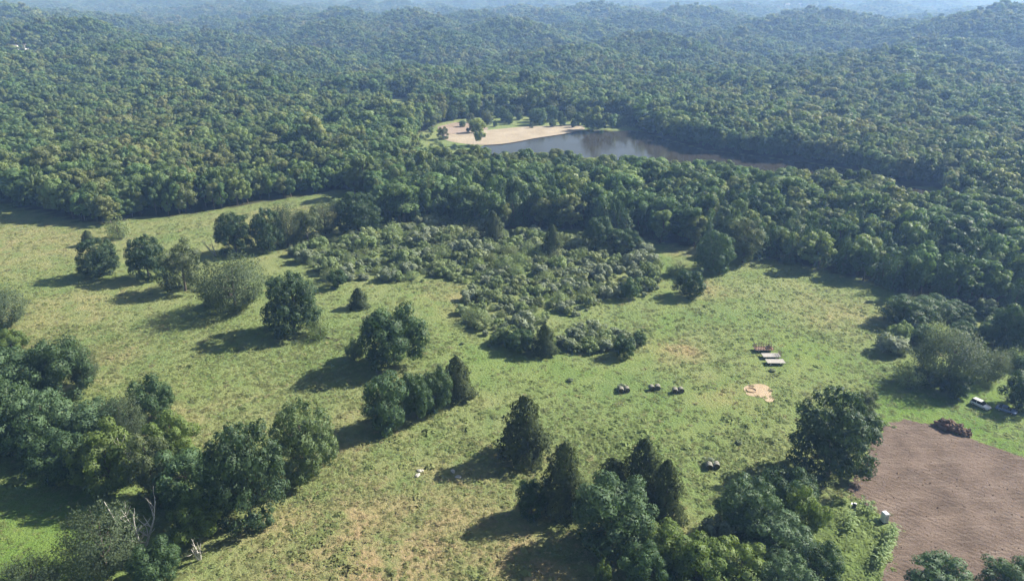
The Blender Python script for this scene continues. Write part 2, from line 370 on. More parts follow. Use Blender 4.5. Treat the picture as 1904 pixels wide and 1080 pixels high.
def leaf_mat(name, cols, transl=.3, spec=.25, tone=.35, plant_tone=.1):
    """Leaves: hue varies from plant to plant and from spray to spray; thin enough to let light through."""
    m, nt, p, out = nmat(name)
    oi = node(nt, 'ShaderNodeObjectInfo')
    geo = node(nt, 'ShaderNodeNewGeometry')
    ramp = node(nt, 'ShaderNodeValToRGB')
    cr = ramp.color_ramp
    while len(cr.elements) < len(cols): cr.elements.new(.5)
    for i, c in enumerate(cols):
        cr.elements[i].position = i / max(1, len(cols) - 1); cr.elements[i].color = (*c, 1)
    big = noise_fac(nt, oi.outputs['Location'], .006, 2, lo=.3, hi=.7)
    pick = math_n(nt, 'ADD', math_n(nt, 'MULTIPLY', oi.outputs['Random'], .58), math_n(nt, 'MULTIPLY', big, .42))
    nt.links.new(pick, ramp.inputs[0])
    # tone of single sprays
    f = noise_fac(nt, geo.outputs['Position'], .9, 2, lo=.3, hi=.7)
    v = node(nt, 'ShaderNodeMapRange', i_3=1 - tone, i_4=1 + tone)
    nt.links.new(math_n(nt, 'ADD', math_n(nt, 'MULTIPLY', f, .5), math_n(nt, 'MULTIPLY', geo.outputs['Random Per Island'], .5)), v.inputs[0])
    own = node(nt, 'ShaderNodeMapRange', i_3=1 - plant_tone, i_4=1 + plant_tone)          # each plant a little lighter or darker than the next
    nt.links.new(math_n(nt, 'FRACT', math_n(nt, 'MULTIPLY', oi.outputs['Random'], 17.3)), own.inputs[0])
    hs = node(nt, 'ShaderNodeHueSaturation')
    nt.links.new(ramp.outputs[0], hs.inputs['Color']); nt.links.new(math_n(nt, 'MULTIPLY', v.outputs[0], own.outputs[0]), hs.inputs['Value'])
    nt.links.new(hs.outputs[0], p.inputs['Base Color'])
    p.inputs['Roughness'].default_value = .55; p.inputs['Specular IOR Level'].default_value = spec
    tr = node(nt, 'ShaderNodeBsdfTranslucent')
    nt.links.new(mixc(nt, 1., hs.outputs[0], (1.1, 1.15, .55), 'MULTIPLY'), tr.inputs[0])
    mx = node(nt, 'ShaderNodeMixShader', i_0=transl)
    nt.links.new(p.outputs[0], mx.inputs[1]); nt.links.new(tr.outputs[0], mx.inputs[2])
    nt.links.new(mx.outputs[0], out.inputs[0])
    return m

LEAF = {
 'maple': leaf_mat('leaves_dark', [(0.054, 0.095, 0.043), (0.074, 0.118, 0.056)]),
 'oak': leaf_mat('leaves_deep', [(0.054, 0.103, 0.040), (0.084, 0.134, 0.058)]),
 'ash': leaf_mat('leaves_mid', [(0.084, 0.146, 0.063), (0.113, 0.174, 0.087)]),
 'linden': leaf_mat('leaves_linden', [(0.140, 0.200, 0.080), (0.160, 0.215, 0.090)]),
 'lime': leaf_mat('leaves_yellow_green', [(0.128, 0.190, 0.050), (0.168, 0.224, 0.069)], .38),
 'olive': leaf_mat('leaves_olive', [(0.119, 0.151, 0.069), (0.138, 0.168, 0.087)]),
 'willow': leaf_mat('leaves_feathery', [(0.088, 0.122, 0.066), (0.118, 0.148, 0.080)], spec=.12),
 'cedar': leaf_mat('evergreen_sprays', [(0.055, 0.082, 0.036), (0.090, 0.110, 0.045)], .2, spec=.12),
 'shrub': leaf_mat('leaves_shrub', [(0.190, 0.255, 0.115), (0.237, 0.300, 0.144), (0.275, 0.300, 0.169)], spec=.08, tone=.3, plant_tone=.22),
 'silver': leaf_mat('leaves_silver', [(0.205, 0.255, 0.150), (0.285, 0.320, 0.225)], .25, spec=.1),
 'forest': leaf_mat('leaves_wood', [(.096, .168, .084), (.120, .198, .082), (.160, .226, .092), (.205, .240, .098), (.245, .236, .112)], .42, tone=.25, plant_tone=.3),
 'pine': leaf_mat('leaves_dark_wood', [(0.054, 0.106, 0.050), (0.099, 0.157, 0.069)], .25),
}
BARK = simple('bark', (.12, .095, .07), .9, var=.4, scale=4, bump=.5)
DEADWOOD = simple('dead_wood', (.46, .43, .38), .85, var=.3, scale=5, bump=.4)

def field_colour(nt, pos, lush, dry, seed=0.):
    """Meadow colour at a place: green, straw and tan patches; lush and dry come from the land itself."""
    mp = node(nt, 'ShaderNodeMapping'); mp.inputs['Location'].default_value = (seed, seed, 0)
    nt.links.new(pos, mp.inputs[0]); v = mp.outputs[0]
    big = noise_fac(nt, v, .022, 3, lo=.36, hi=.64)
    mid = noise_fac(nt, v, .11, 4, lo=.34, hi=.66, dist=.6)
    fin = noise_fac(nt, v, .8, 4, .65, lo=.33, hi=.67)
    green = mixc(nt, mid, (0.132, 0.199, 0.062), (0.188, 0.244, 0.087))
    straw = mixc(nt, mid, (0.207, 0.241, 0.093), (0.274, 0.280, 0.123))
    c = mixc(nt, math_n(nt, 'MULTIPLY', big, .75), green, straw)
    tan = mixc(nt, fin, (0.302, 0.224, 0.106), (0.403, 0.302, 0.168))
    dm = math_n(nt, 'MULTIPLY', dry, math_n(nt, 'ADD', math_n(nt, 'MULTIPLY', mid, .9), math_n(nt, 'MULTIPLY', fin, .35)), True)
    c = mixc(nt, dm, c, tan)
    rich = mixc(nt, mid, (0.112, 0.207, 0.036), (0.168, 0.252, 0.050))
    c = mixc(nt, math_n(nt, 'MULTIPLY', lush, .85, True), c, rich)
    spot = noise_fac(nt, v, .42, 5, .7, lo=.52, hi=.72)
    c = mixc(nt, math_n(nt, 'MULTIPLY', spot, .35), c, (0.146, 0.190, 0.062))
    return c, fin, mid

def ground_mat():
    m, nt, p, out = nmat('meadow_ground')
    geo = node(nt, 'ShaderNodeNewGeometry')
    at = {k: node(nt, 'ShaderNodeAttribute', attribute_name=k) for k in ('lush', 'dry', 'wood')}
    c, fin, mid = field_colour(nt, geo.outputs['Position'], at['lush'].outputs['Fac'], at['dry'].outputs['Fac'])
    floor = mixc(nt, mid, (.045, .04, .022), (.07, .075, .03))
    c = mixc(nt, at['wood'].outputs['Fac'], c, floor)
    nt.links.new(c, p.inputs['Base Color'])
    p.inputs['Roughness'].default_value = .95; p.inputs['Specular IOR Level'].default_value = .1
    hgtn = noise_fac(nt, geo.outputs['Position'], 1.3, 5, .7, lo=.2, hi=.8)
    b = node(nt, 'ShaderNodeBump', i_Strength=.9, i_Distance=.5)
    nt.links.new(hgtn, b.inputs['Height']); nt.links.new(b.outputs[0], p.inputs['Normal'])
    return m

def tuft_mat(name, shift, val):
    m, nt, p, out = nmat(name)
    at = {k: node(nt, 'ShaderNodeAttribute', attribute_name=k, attribute_type='INSTANCER') for k in ('lush', 'dry')}
    oi = node(nt, 'ShaderNodeObjectInfo')
    c, fin, mid = field_colour(nt, oi.outputs['Location'], at['lush'].outputs['Fac'], at['dry'].outputs['Fac'])
    c = mixc(nt, .55, c, shift)
    r = node(nt, 'ShaderNodeMapRange', i_3=val[0], i_4=val[1])
    nt.links.new(oi.outputs['Random'], r.inputs[0])
    hs = node(nt, 'ShaderNodeHueSaturation'); nt.links.new(c, hs.inputs['Color']); nt.links.new(r.outputs[0], hs.inputs['Value'])
    nt.links.new(hs.outputs[0], p.inputs['Base Color'])
    p.inputs['Roughness'].default_value = .7; p.inputs['Specular IOR Level'].default_value = .2
    tr = node(nt, 'ShaderNodeBsdfTranslucent'); nt.links.new(hs.outputs[0], tr.inputs[0])
    mx = node(nt, 'ShaderNodeMixShader', i_0=.3)
    nt.links.new(p.outputs[0], mx.inputs[1]); nt.links.new(tr.outputs[0], mx.inputs[2]); nt.links.new(mx.outputs[0], out.inputs[0])
    return m

def earth_mat(name, a, b, cpale, scale=.5, rows=None):
    m, nt, p, out = nmat(name)
    geo = node(nt, 'ShaderNodeNewGeometry')
    vec = geo.outputs['Position']
    f1 = noise_fac(nt, vec, scale * .25, 4, lo=.35, hi=.65)
    c = mixc(nt, f1, a, b)
    if rows is not None:
        mp = node(nt, 'ShaderNodeMapping', vector_type='POINT'); mp.inputs['Rotation'].default_value = (0, 0, -rows)
        mp.inputs['Scale'].default_value = (.12, 1.4, 1)
        nt.links.new(vec, mp.inputs[0]); vec2 = mp.outputs[0]
    else: vec2 = vec
    f2 = noise_fac(nt, vec2, scale * 1.6, 4, .7, lo=.5, hi=.75)
    c = mixc(nt, math_n(nt, 'MULTIPLY', f2, .6), c, cpale)
    f3 = noise_fac(nt, geo.outputs['Position'], 2.2, 4, .7, lo=.25, hi=.75)
    c = mixc(nt, .5, c, mixc(nt, f3, (.35, .35, .35), (.65, .65, .65)), 'OVERLAY')
    nt.links.new(c, p.inputs['Base Color'])
    p.inputs['Roughness'].default_value = 1; p.inputs['Specular IOR Level'].default_value = .1
    bp = node(nt, 'ShaderNodeBump', i_Strength=.7, i_Distance=.18)
    nt.links.new(f3, bp.inputs['Height']); nt.links.new(bp.outputs[0], p.inputs['Normal'])
    return m

# ---------------------------------------------------------------- the land
def axis(pos):
    a = [0.]
    return np.array(sorted(set([-v for v in pos] + list(pos))))

def steps(lims):
    out = [0.]; 
    for lim, st in lims:
        while out[-1] < lim: out.append(out[-1] + st)
    return out
xs = steps([(260, 4), (500, 9), (1500, 30), (3200, 70), (7600, 200)])
xs = np.array(sorted(set([-v for v in xs] + xs)))
ys = steps([(700, 4), (1800, 16), (3400, 50), (7600, 160)])
ys = np.array(sorted(set([-v for v in steps([(400, 40), (2000, 200), (7600, 700)])] + ys)))
GX, GY = np.meshgrid(xs, ys)
gx, gy = GX.ravel(), GY.ravel()
gz = hgt(gx, gy)
din = poly_dist(gx, gy, LAKE)
ins = in_poly(gx, gy, LAKE)
gz = gz - np.where(ins, np.clip(din * .16, 0, 3) + .3, .3 * np.clip(1 - din / 6, 0, 1))
nx, ny = len(xs), len(ys)
ii = np.arange(nx * ny).reshape(ny, nx)
quads = np.stack([ii[:-1, :-1], ii[:-1, 1:], ii[1:, 1:], ii[1:, :-1]], -1).reshape(-1, 4)

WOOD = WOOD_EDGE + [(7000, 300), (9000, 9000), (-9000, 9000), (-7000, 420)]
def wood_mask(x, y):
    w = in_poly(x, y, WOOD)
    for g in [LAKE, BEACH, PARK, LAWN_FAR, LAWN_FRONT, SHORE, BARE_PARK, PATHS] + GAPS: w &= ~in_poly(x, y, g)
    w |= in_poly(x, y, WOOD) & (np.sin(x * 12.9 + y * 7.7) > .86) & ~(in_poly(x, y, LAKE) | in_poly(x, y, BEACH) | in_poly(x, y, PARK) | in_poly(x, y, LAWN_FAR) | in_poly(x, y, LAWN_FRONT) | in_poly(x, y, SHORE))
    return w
BLOBS_LUSH = [(-93, 110, 26, 1), (103, 164, 13, .9), (84, 196, 18, .6), (112, 150, 18, .8), (66, 112, 9, .9), (-8, 187, 16, .45), (10, 182, 14, .45), (60, 165, 22, .35), (-130, 110, 30, 1), (-85, 175, 18, .3), (40, 150, 25, .3), (128, 172, 14, .8)]
BLOBS_DRY = [(-25, 112, 22, 1.1), (0, 106, 16, 1), (-40, 118, 12, .9), (50, 197, 7, 1.2), (-12, 128, 18, .65), (-120, 190, 14, .5), (-90, 160, 16, .55), (-150, 225, 25, .4), (58, 172, 9, .6), (36, 112, 8, .8), (-40, 150, 16, .5), (-100, 330, 40, .45), (75, 290, 16, .5), (-15, 240, 18, .5), (-5, 172, 12, .1), (110, 225, 14, .4), (-210, 300, 50, .45), (70, 246, 8, .6), (-80, 105, 6, .3)]
def track_d(x, y): return poly_dist(x, y, TRACK, False)
def blobs(x, y, bl):
    v = np.zeros(np.shape(x))
    for bx, by, rr, a in bl: v = np.maximum(v, a * np.exp(-((x - bx) ** 2 + (y - by) ** 2) / (rr * rr)))
    return v
GROUND = ground_mat()
gm = mesh_np('ground', np.stack([gx, gy, gz], 1), quads, [GROUND], True)
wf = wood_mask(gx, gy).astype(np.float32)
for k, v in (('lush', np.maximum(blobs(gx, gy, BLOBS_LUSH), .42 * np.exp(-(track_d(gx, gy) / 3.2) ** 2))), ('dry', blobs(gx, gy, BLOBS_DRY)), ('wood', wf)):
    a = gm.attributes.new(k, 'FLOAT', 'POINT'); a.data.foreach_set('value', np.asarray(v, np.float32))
setting(link('ground', gm))

def sheet(name, poly, z, mat, step=1.5, ragged=1.0, seed=0, relief=None):
    """An irregular-edged flat sheet filling a polygon."""
    px = np.array(poly); r = np.random.RandomState(seed)
    pts = []
    for i in range(len(poly)):                       # resample the outline with a natural wobble
        a = px[i]; b = px[(i + 1) % len(poly)]; n = max(1, int(np.hypot(*(b - a)) / step))
        for t in range(n):
            q = a + (b - a) * t / n
            pts.append(q + r.normal(0, ragged * .25, 2))
    pts = np.array(pts)
    for _ in range(2): pts = (np.roll(pts, 1, 0) + 2 * pts + np.roll(pts, -1, 0)) / 4
    bm = bmesh.new()
    vv = [bm.verts.new((p[0], p[1], z)) for p in pts]
    f = bm.faces.new(vv)
    bmesh.ops.triangulate(bm, faces=[f])
    bmesh.ops.recalc_face_normals(bm, faces=bm.faces)
    if bm.faces[:] and bm.faces[:][0].normal.z < 0: bmesh.ops.reverse_faces(bm, faces=bm.faces)
    m = bpy.data.meshes.new(name); bm.to_mesh(m); bm.free(); m.materials.append(mat)
    return setting(link(name, m))

SAND = earth_mat('beach_sand', (.32, .265, .19), (.40, .34, .255), (.46, .41, .33), .3)
sheet('beach', BEACH, .05, SAND, 6, 6, 1)
sheet('bare_earth', BARE_PARK, .04, earth_mat('bare_park_earth', (.27, .21, .16), (.34, .27, .22), (.40, .34, .28), .3), 6, 8, 2)
sheet('path', PATHS, .04, SAND, 8, 3, 3)
sheet('sand_patch', SAND_PATCH, .03, earth_mat('dug_sand', (.40, .30, .19), (.46, .36, .24), (.5, .42, .3), .8), .8, .8, 4)
# water
wm, nt, p, out = nmat('lake_water')
geo = node(nt, 'ShaderNodeNewGeometry')
p.inputs['Base Color'].default_value = (.045, .04, .03, 1)
p.inputs['IOR'].default_value = 1.33
calm = noise_fac(nt, geo.outputs['Position'], .02, 3, lo=.45, hi=.6)
rr_ = node(nt, 'ShaderNodeMapRange', i_3=.04, i_4=.2); nt.links.new(calm, rr_.inputs[0]); nt.links.new(rr_.outputs[0], p.inputs['Roughness'])
mpw = node(nt, 'ShaderNodeMapping'); mpw.inputs['Scale'].default_value = (.35, 1, 1); nt.links.new(geo.outputs['Position'], mpw.inputs[0])
wv = noise_fac(nt, mpw.outputs[0], .5, 3, lo=.2, hi=.8)
bp = node(nt, 'ShaderNodeBump', i_Strength=.12, i_Distance=.25); nt.links.new(wv, bp.inputs['Height']); nt.links.new(bp.outputs[0], p.inputs['Normal'])
lk = np.array(LAKE); cx, cyy = lk.mean(0)
sheet('lake', [((x - cx) * 1.03 + cx, (y - cyy) * 1.06 + cyy) for x, y in LAKE], -.32, wm, 12, 0, 5)

# ploughed field: a real furrowed sheet
SOILM = earth_mat('ploughed_soil', (.112, .082, .062), (.185, .138, .108), (.29, .232, .187), .55, R(-43))
def ploughed():
    an = R(-42); ca, sa = math.cos(an), math.sin(an)
    px = np.array(SOIL); A = px[:, 0] * ca + px[:, 1] * sa; U = -px[:, 0] * sa + px[:, 1] * ca
    AL, UU = np.meshgrid(np.arange(A.min() - 1, A.max() + 1, .45), np.arange(U.min() - 1, U.max() + 1, .2))
    al, u = AL.ravel(), UU.ravel()
    x = al * ca - u * sa; y = al * sa + u * ca
    w = 1.4 * np.sin(x * .5 + 1) * np.sin(y * .4) + .8 * np.sin(x * 1.3 + y * .9) + .5 * np.sin(x * 2.9) * np.sin(y * 3.3)
    d = poly_dist(x, y, SOIL); ins = in_poly(x, y, SOIL)
    sd = np.where(ins, d, -d) + w * .35 + rs.normal(0, .12, x.shape)
    ph = u * 2 * math.pi / 1.35 + .3 * np.sin(al * .045)
    row = np.floor(ph / (2 * math.pi)).astype(int)
    ramp = np.random.RandomState(3).uniform(.35, 1.25, 4000)[row % 4000]
    amp = ramp * (.75 + .4 * np.sin(al * .21 + row * 1.9) * np.sin(al * .083 + row))
    rough = .5 + .5 * np.sin(x * .23 + 2) * np.sin(y * .31 + 1)
    z = .07 + (.02 + .035 * rough) * amp * np.sin(ph) + rs.normal(0, .035, x.shape)
    z = np.where(sd > .6, np.maximum(z, .03) + .02, .02)
    n2, n1 = AL.shape; idx = np.arange(n1 * n2).reshape(n2, n1)
    q = np.stack([idx[:-1, :-1], idx[:-1, 1:], idx[1:, 1:], idx[1:, :-1]], -1).reshape(-1, 4)
    ok = (sd > 0)[q].all(1); q = q[ok]
    us, inv = np.unique(q, return_inverse=True)
    m = mesh_np('ploughed_field', np.stack([x, y, z], 1)[us], inv.reshape(-1, 4), [SOILM], True)
    return setting(link('ploughed_field', m))
ploughed()
# ---------------------------------------------------------------- foliage meshes
def unit(v): return v / (np.linalg.norm(v, axis=-1, keepdims=True) + 1e-9)

def leaf_quads(name, P, N, S, up=None, asp=.65, mat=None, blend=.6, LN=None):
    """One small four-cornered spray of leaves at each point P, facing N."""
    r = np.random.RandomState(len(P))
    n = len(P)
    t = unit(np.cross(N, unit(r.normal(size=(n, 3))))) if up is None else unit(up - N * (up * N).sum(1, keepdims=True))
    b = np.cross(N, t)
    s = S[:, None]
    j = lambda: r.uniform(.7, 1.25, (n, 1))
    a1 = P + t * s * j(); a3 = P - t * s * j()
    a2 = P + b * s * asp * j() + N * s * r.uniform(-.25, .25, (n, 1)); a4 = P - b * s * asp * j() + N * s * r.uniform(-.25, .25, (n, 1))
    V = np.stack([a1, a2, a3, a4], 1).reshape(-1, 3)
    F = np.arange(4 * n).reshape(-1, 4)
    m = mesh_np(name, V, F, [mat], True)
    if LN is not None:
        nn = unit(LN * blend + N * (1 - blend))
        m.normals_split_custom_set_from_vertices(np.repeat(nn, 4, 0).tolist())
    return m

def lobed_crown(name, seed, H, W, n_lobes, n, leaf, base=.08, mat=None, lr=(.2, .36), ragged=0., egg=0., fill=.08, skirt=.5, blend=.68):
    """Billowing broadleaf crown: many overlapping lobes, leaves on their skins, gaps between."""
    r = np.random.RandomState(seed)
    zc = H * (base + (1 - base) * .48); az = H * (1 - base) * .5; rx = W / 2
    k = np.arange(n_lobes) + .5
    ph = np.arccos(1 - 2 * k / n_lobes); th = math.pi * (1 + 5 ** .5) * k
    D = np.stack([np.cos(th) * np.sin(ph), np.sin(th) * np.sin(ph), np.cos(ph)], 1)
    D = unit(D + r.normal(0, .22, D.shape))
    hor = np.linalg.norm(D[:, :2], axis=1); k2 = np.where(D[:, 2] < .1, np.clip(hor, .05, 1) ** skirt / np.clip(hor, .05, 1), 1); D[:, :2] *= k2[:, None]   # full down to the ground
    L = rx * r.uniform(lr[0], lr[1], n_lobes)
    ell = np.array([rx, rx, az])
    C = D * ell * (1 - .9 * L[:, None] / np.minimum(rx, az)) * (1 + r.normal(0, .06 + ragged, (n_lobes, 1)))
    C[:, :2] *= (1 - egg * C[:, 2:3] / az)
    C = np.concatenate([C, r.uniform(-.45, .45, (max(2, n_lobes // 4), 3)) * ell]); L = np.concatenate([L, rx * r.uniform(.3, .42, len(C) - len(L))])
    C[:, 2] += zc
    w = L ** 2; w /= w.sum()
    P = []; N = []; got = 0
    while got < n:
        q = r.choice(len(C), n, p=w)
        d = unit(r.normal(size=(n, 3)))
        p = C[q] + d * L[q][:, None] * r.uniform(.82, 1.08, (n, 1)) * np.array([1, 1, .92])
        dist = np.linalg.norm(p[:, None] - C[None], axis=2) / L[None]
        dist[np.arange(n), q] = 9
        ok = (dist.min(1) > .86) | (r.rand(n) < fill)
        ok &= p[:, 2] > .25
        P.append(p[ok]); N.append(d[ok]); got += ok.sum()
    P = np.concatenate(P)[:n]; LN = np.concatenate(N)[:n]
    m2 = n // 14; q = r.choice(len(C), m2, p=w); d = unit(r.normal(size=(m2, 3)))      # oversized inner quads, added to stop sun leaking through the crown
    pin = C[q] + d * L[q][:, None] * r.uniform(.35, .7, (m2, 1)); pin[:, 2] = np.maximum(pin[:, 2], .5)
    P = np.concatenate([P, pin]); LN = np.concatenate([LN, d]); big = np.concatenate([np.ones(n), np.full(m2, 3.2)]); n += m2
    NN = unit(LN + r.normal(0, .42, LN.shape) + np.array([0, 0, .15]))
    S = leaf * r.uniform(.6, 1.3, n) * big
    return leaf_quads(name, P, NN, S, mat=mat, LN=LN, blend=blend)

def spray_crown(name, seed, H, W, sprays, per, leaf, mat, base=.12, droop=.2):
    """Airy crown of fanning branches with narrow leaves and see-through gaps."""
    r = np.random.RandomState(seed)
    zc = H * .5; az = H * .5; rx = W / 2
    P = []; A = []; O = []
    for i in range(sprays):
        d = unit(r.normal(size=3)); d[2] = d[2] * .9 + .15
        tip = np.array([d[0] * rx, d[1] * rx, zc + d[2] * az]) * (r.uniform(.75, 1.05))
        tip[2] = max(tip[2], H * base)
        root = np.array([tip[0] * .25, tip[1] * .25, max(.4, tip[2] * .55 - 1)])
        ax = tip - root; ln = np.linalg.norm(ax); ax /= ln
        t = 1 - np.abs(r.normal(0, .28, per)); t = np.clip(t, .15, 1.02)
        sp = (.10 * ln * (1.25 - t))[:, None] + .25
        p = root + ax * ln * t[:, None] + r.normal(0, 1, (per, 3)) * sp
        p[:, 2] -= droop * (t ** 2) * ln * .12
        P.append(p); A.append(np.repeat((ax + np.array([0, 0, -.15]))[None], per, 0)); O.append(np.repeat(unit(tip - np.array([0, 0, zc * .8]))[None], per, 0))
    P = np.concatenate(P); A = unit(np.concatenate(A) + r.normal(0, .35, (len(P), 3))); O = np.concatenate(O)
    P[:, 2] = np.maximum(P[:, 2], .3)
    N = unit(O + r.normal(0, .7, P.shape))
    return leaf_quads(name, P, N, leaf * r.uniform(.6, 1.3, len(P)), up=A, asp=.42, mat=mat, LN=O, blend=.5)

def cone_crown(name, seed, H, W, n, leaf, mat, power=.75, lumps=7):
    """Evergreen cone with uneven tiers of upswept sprays."""
    r = np.random.RandomState(seed)
    t = 1 - np.sqrt(r.uniform(0, 1, n)) * .98
    t = np.where(r.rand(n) < .25, r.uniform(0, 1, n), t)
    th = r.uniform(0, 2 * math.pi, n)
    prof = (1 - t) ** power * np.clip((t + .08) / .16, 0, 1) ** .4
    ph = r.uniform(0, 6.28, 6)
    bump = 1 + .24 * np.sin(th * 3 + ph[0] + t * 9) + .16 * np.sin(th * lumps + ph[1] - t * 17) + .10 * np.sin(t * 34 + ph[2] + 2 * np.sin(th * 2 + ph[3]))
    rad = W / 2 * prof * bump * np.where(r.rand(n) < .16, r.uniform(.3, .75, n), r.uniform(.8, 1.06, n)) + .08
    P = np.stack([rad * np.cos(th), rad * np.sin(th), .35 + (H - .35) * t], 1)
    O = unit(np.stack([np.cos(th), np.sin(th), np.full(n, .35)], 1))
    N = unit(O + r.normal(0, .5, P.shape))
    A = unit(np.stack([np.cos(th) * .5, np.sin(th) * .5, np.full(n, 1.)], 1) + r.normal(0, .3, P.shape))
    return leaf_quads(name, P, N, leaf * r.uniform(.6, 1.3, n), up=A, asp=.5, mat=mat, LN=O)

def tube_mesh(name, segs, mat, n=6):
    """segs: list of polylines [(point, radius), ...] -> tapered limbs in one mesh."""
    V = []; F = []
    for pl in segs:
        b0 = len(V)
        for i, (p, rad) in enumerate(pl):
            p = np.array(p, float)
            q = np.array(pl[min(i + 1, len(pl) - 1)][0], float) - np.array(pl[max(i - 1, 0)][0], float)
            q = q / (np.linalg.norm(q) + 1e-9)
            a = np.cross(q, [0.3, .9, .2]); a /= np.linalg.norm(a) + 1e-9; b = np.cross(q, a)
            for k in range(n):
                w = 2 * math.pi * k / n
                V.append(p + rad * (a * math.cos(w) + b * math.sin(w)))
        for i in range(len(pl) - 1):
            for k in range(n):
                u = b0 + i * n + k; v = b0 + i * n + (k + 1) % n
                F.append((u, v, v + n, u + n))
    return mesh_np(name, V, F, [mat], True)

def limb(r, p, d, ln, rad, k=4, wob=.18, gr=.12):
    pl = []; p = np.array(p, float); d = np.array(d, float)
    for i in range(k + 1):
        pl.append((p.copy(), rad * (1 - .8 * i / k)))
        d = unit(d + r.normal(0, wob, 3) + np.array([0, 0, gr])); p = p + d * ln / k
    return pl

def trunk_mesh(name, seed, H, W, mat=None, branches=9, fork=.3, rad=None):
    r = np.random.RandomState(seed)
    rad = rad or .022 * H + .05
    main = limb(r, (0, 0, -.3), (0, 0, 1), H * .8, rad, 6, .06, .3)
    segs = [main]
    for i in range(branches):
        k = r.randint(1, 5); p, ra = main[k]
        if p[2] < H * .12: p = main[2][0]
        a = r.uniform(0, 6.28); d = unit(np.array([math.cos(a), math.sin(a), r.uniform(.25, .9)]))
        b = limb(r, p, d, W * r.uniform(.28, .42), ra * .55, 4, .2)
        segs.append(b)
        for j in (2, 3):
            a2 = a + r.uniform(-1, 1)
            segs.append(limb(r, b[j][0], unit(np.array([math.cos(a2), math.sin(a2), .5])), W * .15, b[j][1] * .6, 2))
    return tube_mesh(name, segs, mat or BARK)

# reference sizes: height, width
REF = {'maple': (18., 16.), 'oak': (14., 13.), 'ash': (15., 13.), 'lime': (10., 10.), 'olive': (16., 13.), 'willow': (16., 16.), 'cedar': (14., 9.), 'shrub': (4., 5.5), 'silver': (4., 5.5), 'forest': (18., 10.), 'pine': (17., 7.5)}
CROWN = {k: [] for k in REF}; TRUNK = {k: [] for k in REF}
for i in range(4): CROWN['maple'].append(lobed_crown('crown', 10 + i, 18, 16, 84, 15500, .215, .0, LEAF['maple'], (.12, .21), egg=.06, fill=.03, skirt=.35))
for i in range(4): CROWN['oak'].append(lobed_crown('crown', 20 + i, 14, 13, 34, 11500, .205, .0, LEAF['oak'], (.2, .34), .08))
for i in range(4): CROWN['ash'].append(lobed_crown('crown', 30 + i, 15, 13, 46, 12500, .20, .0, LEAF['ash'], (.18, .32), .05))
for i in range(3): CROWN['lime'].append(lobed_crown('crown', 40 + i, 10, 10, 28, 8800, .185, .0, LEAF['lime'], (.2, .34), .10))
for i in range(3): CROWN['olive'].append(lobed_crown('crown', 50 + i, 16, 13, 38, 10500, .195, .0, LEAF['olive'], (.17, .32), .10, fill=.15))
for i in range(4): CROWN['willow'].append(spray_crown('crown', 60 + i, 16, 16, 360, 42, .24, LEAF['willow'], .06))
for i in range(4): CROWN['cedar'].append(cone_crown('crown', 70 + i, 14, 9, 9000, .29, LEAF['cedar'], .5))
for i in range(6): CROWN['shrub'].append(lobed_crown('crown', 80 + i, 4, 5.5, (13, 22, 9)[i % 3], 1500, .19, .0, LEAF['shrub'], ((.22, .40), (.14, .28), (.28, .46))[i % 3], .2) if i < 4 else spray_crown('crown', 80 + i, 4, 5.5, 85, 22, .17, LEAF['shrub'], .05))
for i in range(3): CROWN['silver'].append(lobed_crown('crown', 90 + i, 4, 5.5, 13, 1350, .21, .0, LEAF['silver'], (.24, .42), .12))
for i, (nl, lo, hi, hh, ww, rag) in enumerate(((18, .27, .42, 18, 10, .07), (11, .34, .52, 17, 11, .10), (28, .19, .32, 18, 10, .10), (16, .26, .44, 20, 8.6, .12), (22, .24, .36, 16, 11, .06), (13, .28, .50, 19, 9.4, .16), (34, .16, .28, 17.5, 10.5, .08), (9, .36, .55, 18.5, 9.6, .08))):
    CROWN['forest'].append(lobed_crown('crown', 100 + i, hh, ww, nl, 2700, .36, .12, LEAF['forest'], (lo, hi), rag, skirt=.8, blend=.58))
for i in range(3): CROWN['pine'].append(cone_crown('crown', 110 + i, 17, 7.5, 1700, .36, LEAF['pine'], .42))
for k, (h, w) in REF.items():
    for i in range(2): TRUNK[k].append(trunk_mesh('trunk', 200 + i, h, w, branches=9 if h > 9 else 4))
REF['linden'] = REF['maple']; CROWN['linden'] = CROWN['maple']; TRUNK['linden'] = TRUNK['maple']

def plant(kind, x, y, h, w, label, cat='tree', group=None, name=None, i=None, z=0., vary=None):
    """A tree or shrub: an empty at its foot with trunk and crown."""
    i = random.randrange(100) if i is None else i
    nm = name or {'cedar': 'evergreen_tree', 'shrub': 'shrub', 'silver': 'shrub', 'pine': 'evergreen_tree'}.get(kind, 'broadleaf_tree')
    root = link(nm, None, loc=(x, y, z), rot=(0, 0, random.uniform(0, 6.28)))
    root.empty_display_size = .5
    H, W = REF[kind]
    s = (w / W, w / W * random.uniform(.94, 1.06), h / H)
    link('crown', CROWN[kind][i % len(CROWN[kind])], root, scale=s, mat=LEAF[kind])
    link('trunk', TRUNK[kind][i % 2], root, scale=s)
    return tag(root, label, cat, group)

random.seed(11)
for i, (kind, x, y, h, w, label) in enumerate(TREES):
    cat = 'shrub' if kind in ('shrub', 'silver') or h < 7.6 else 'tree'
    plant(kind, x, y, h, w, label, cat, i=i, name='shrub' if cat == 'shrub' else None)

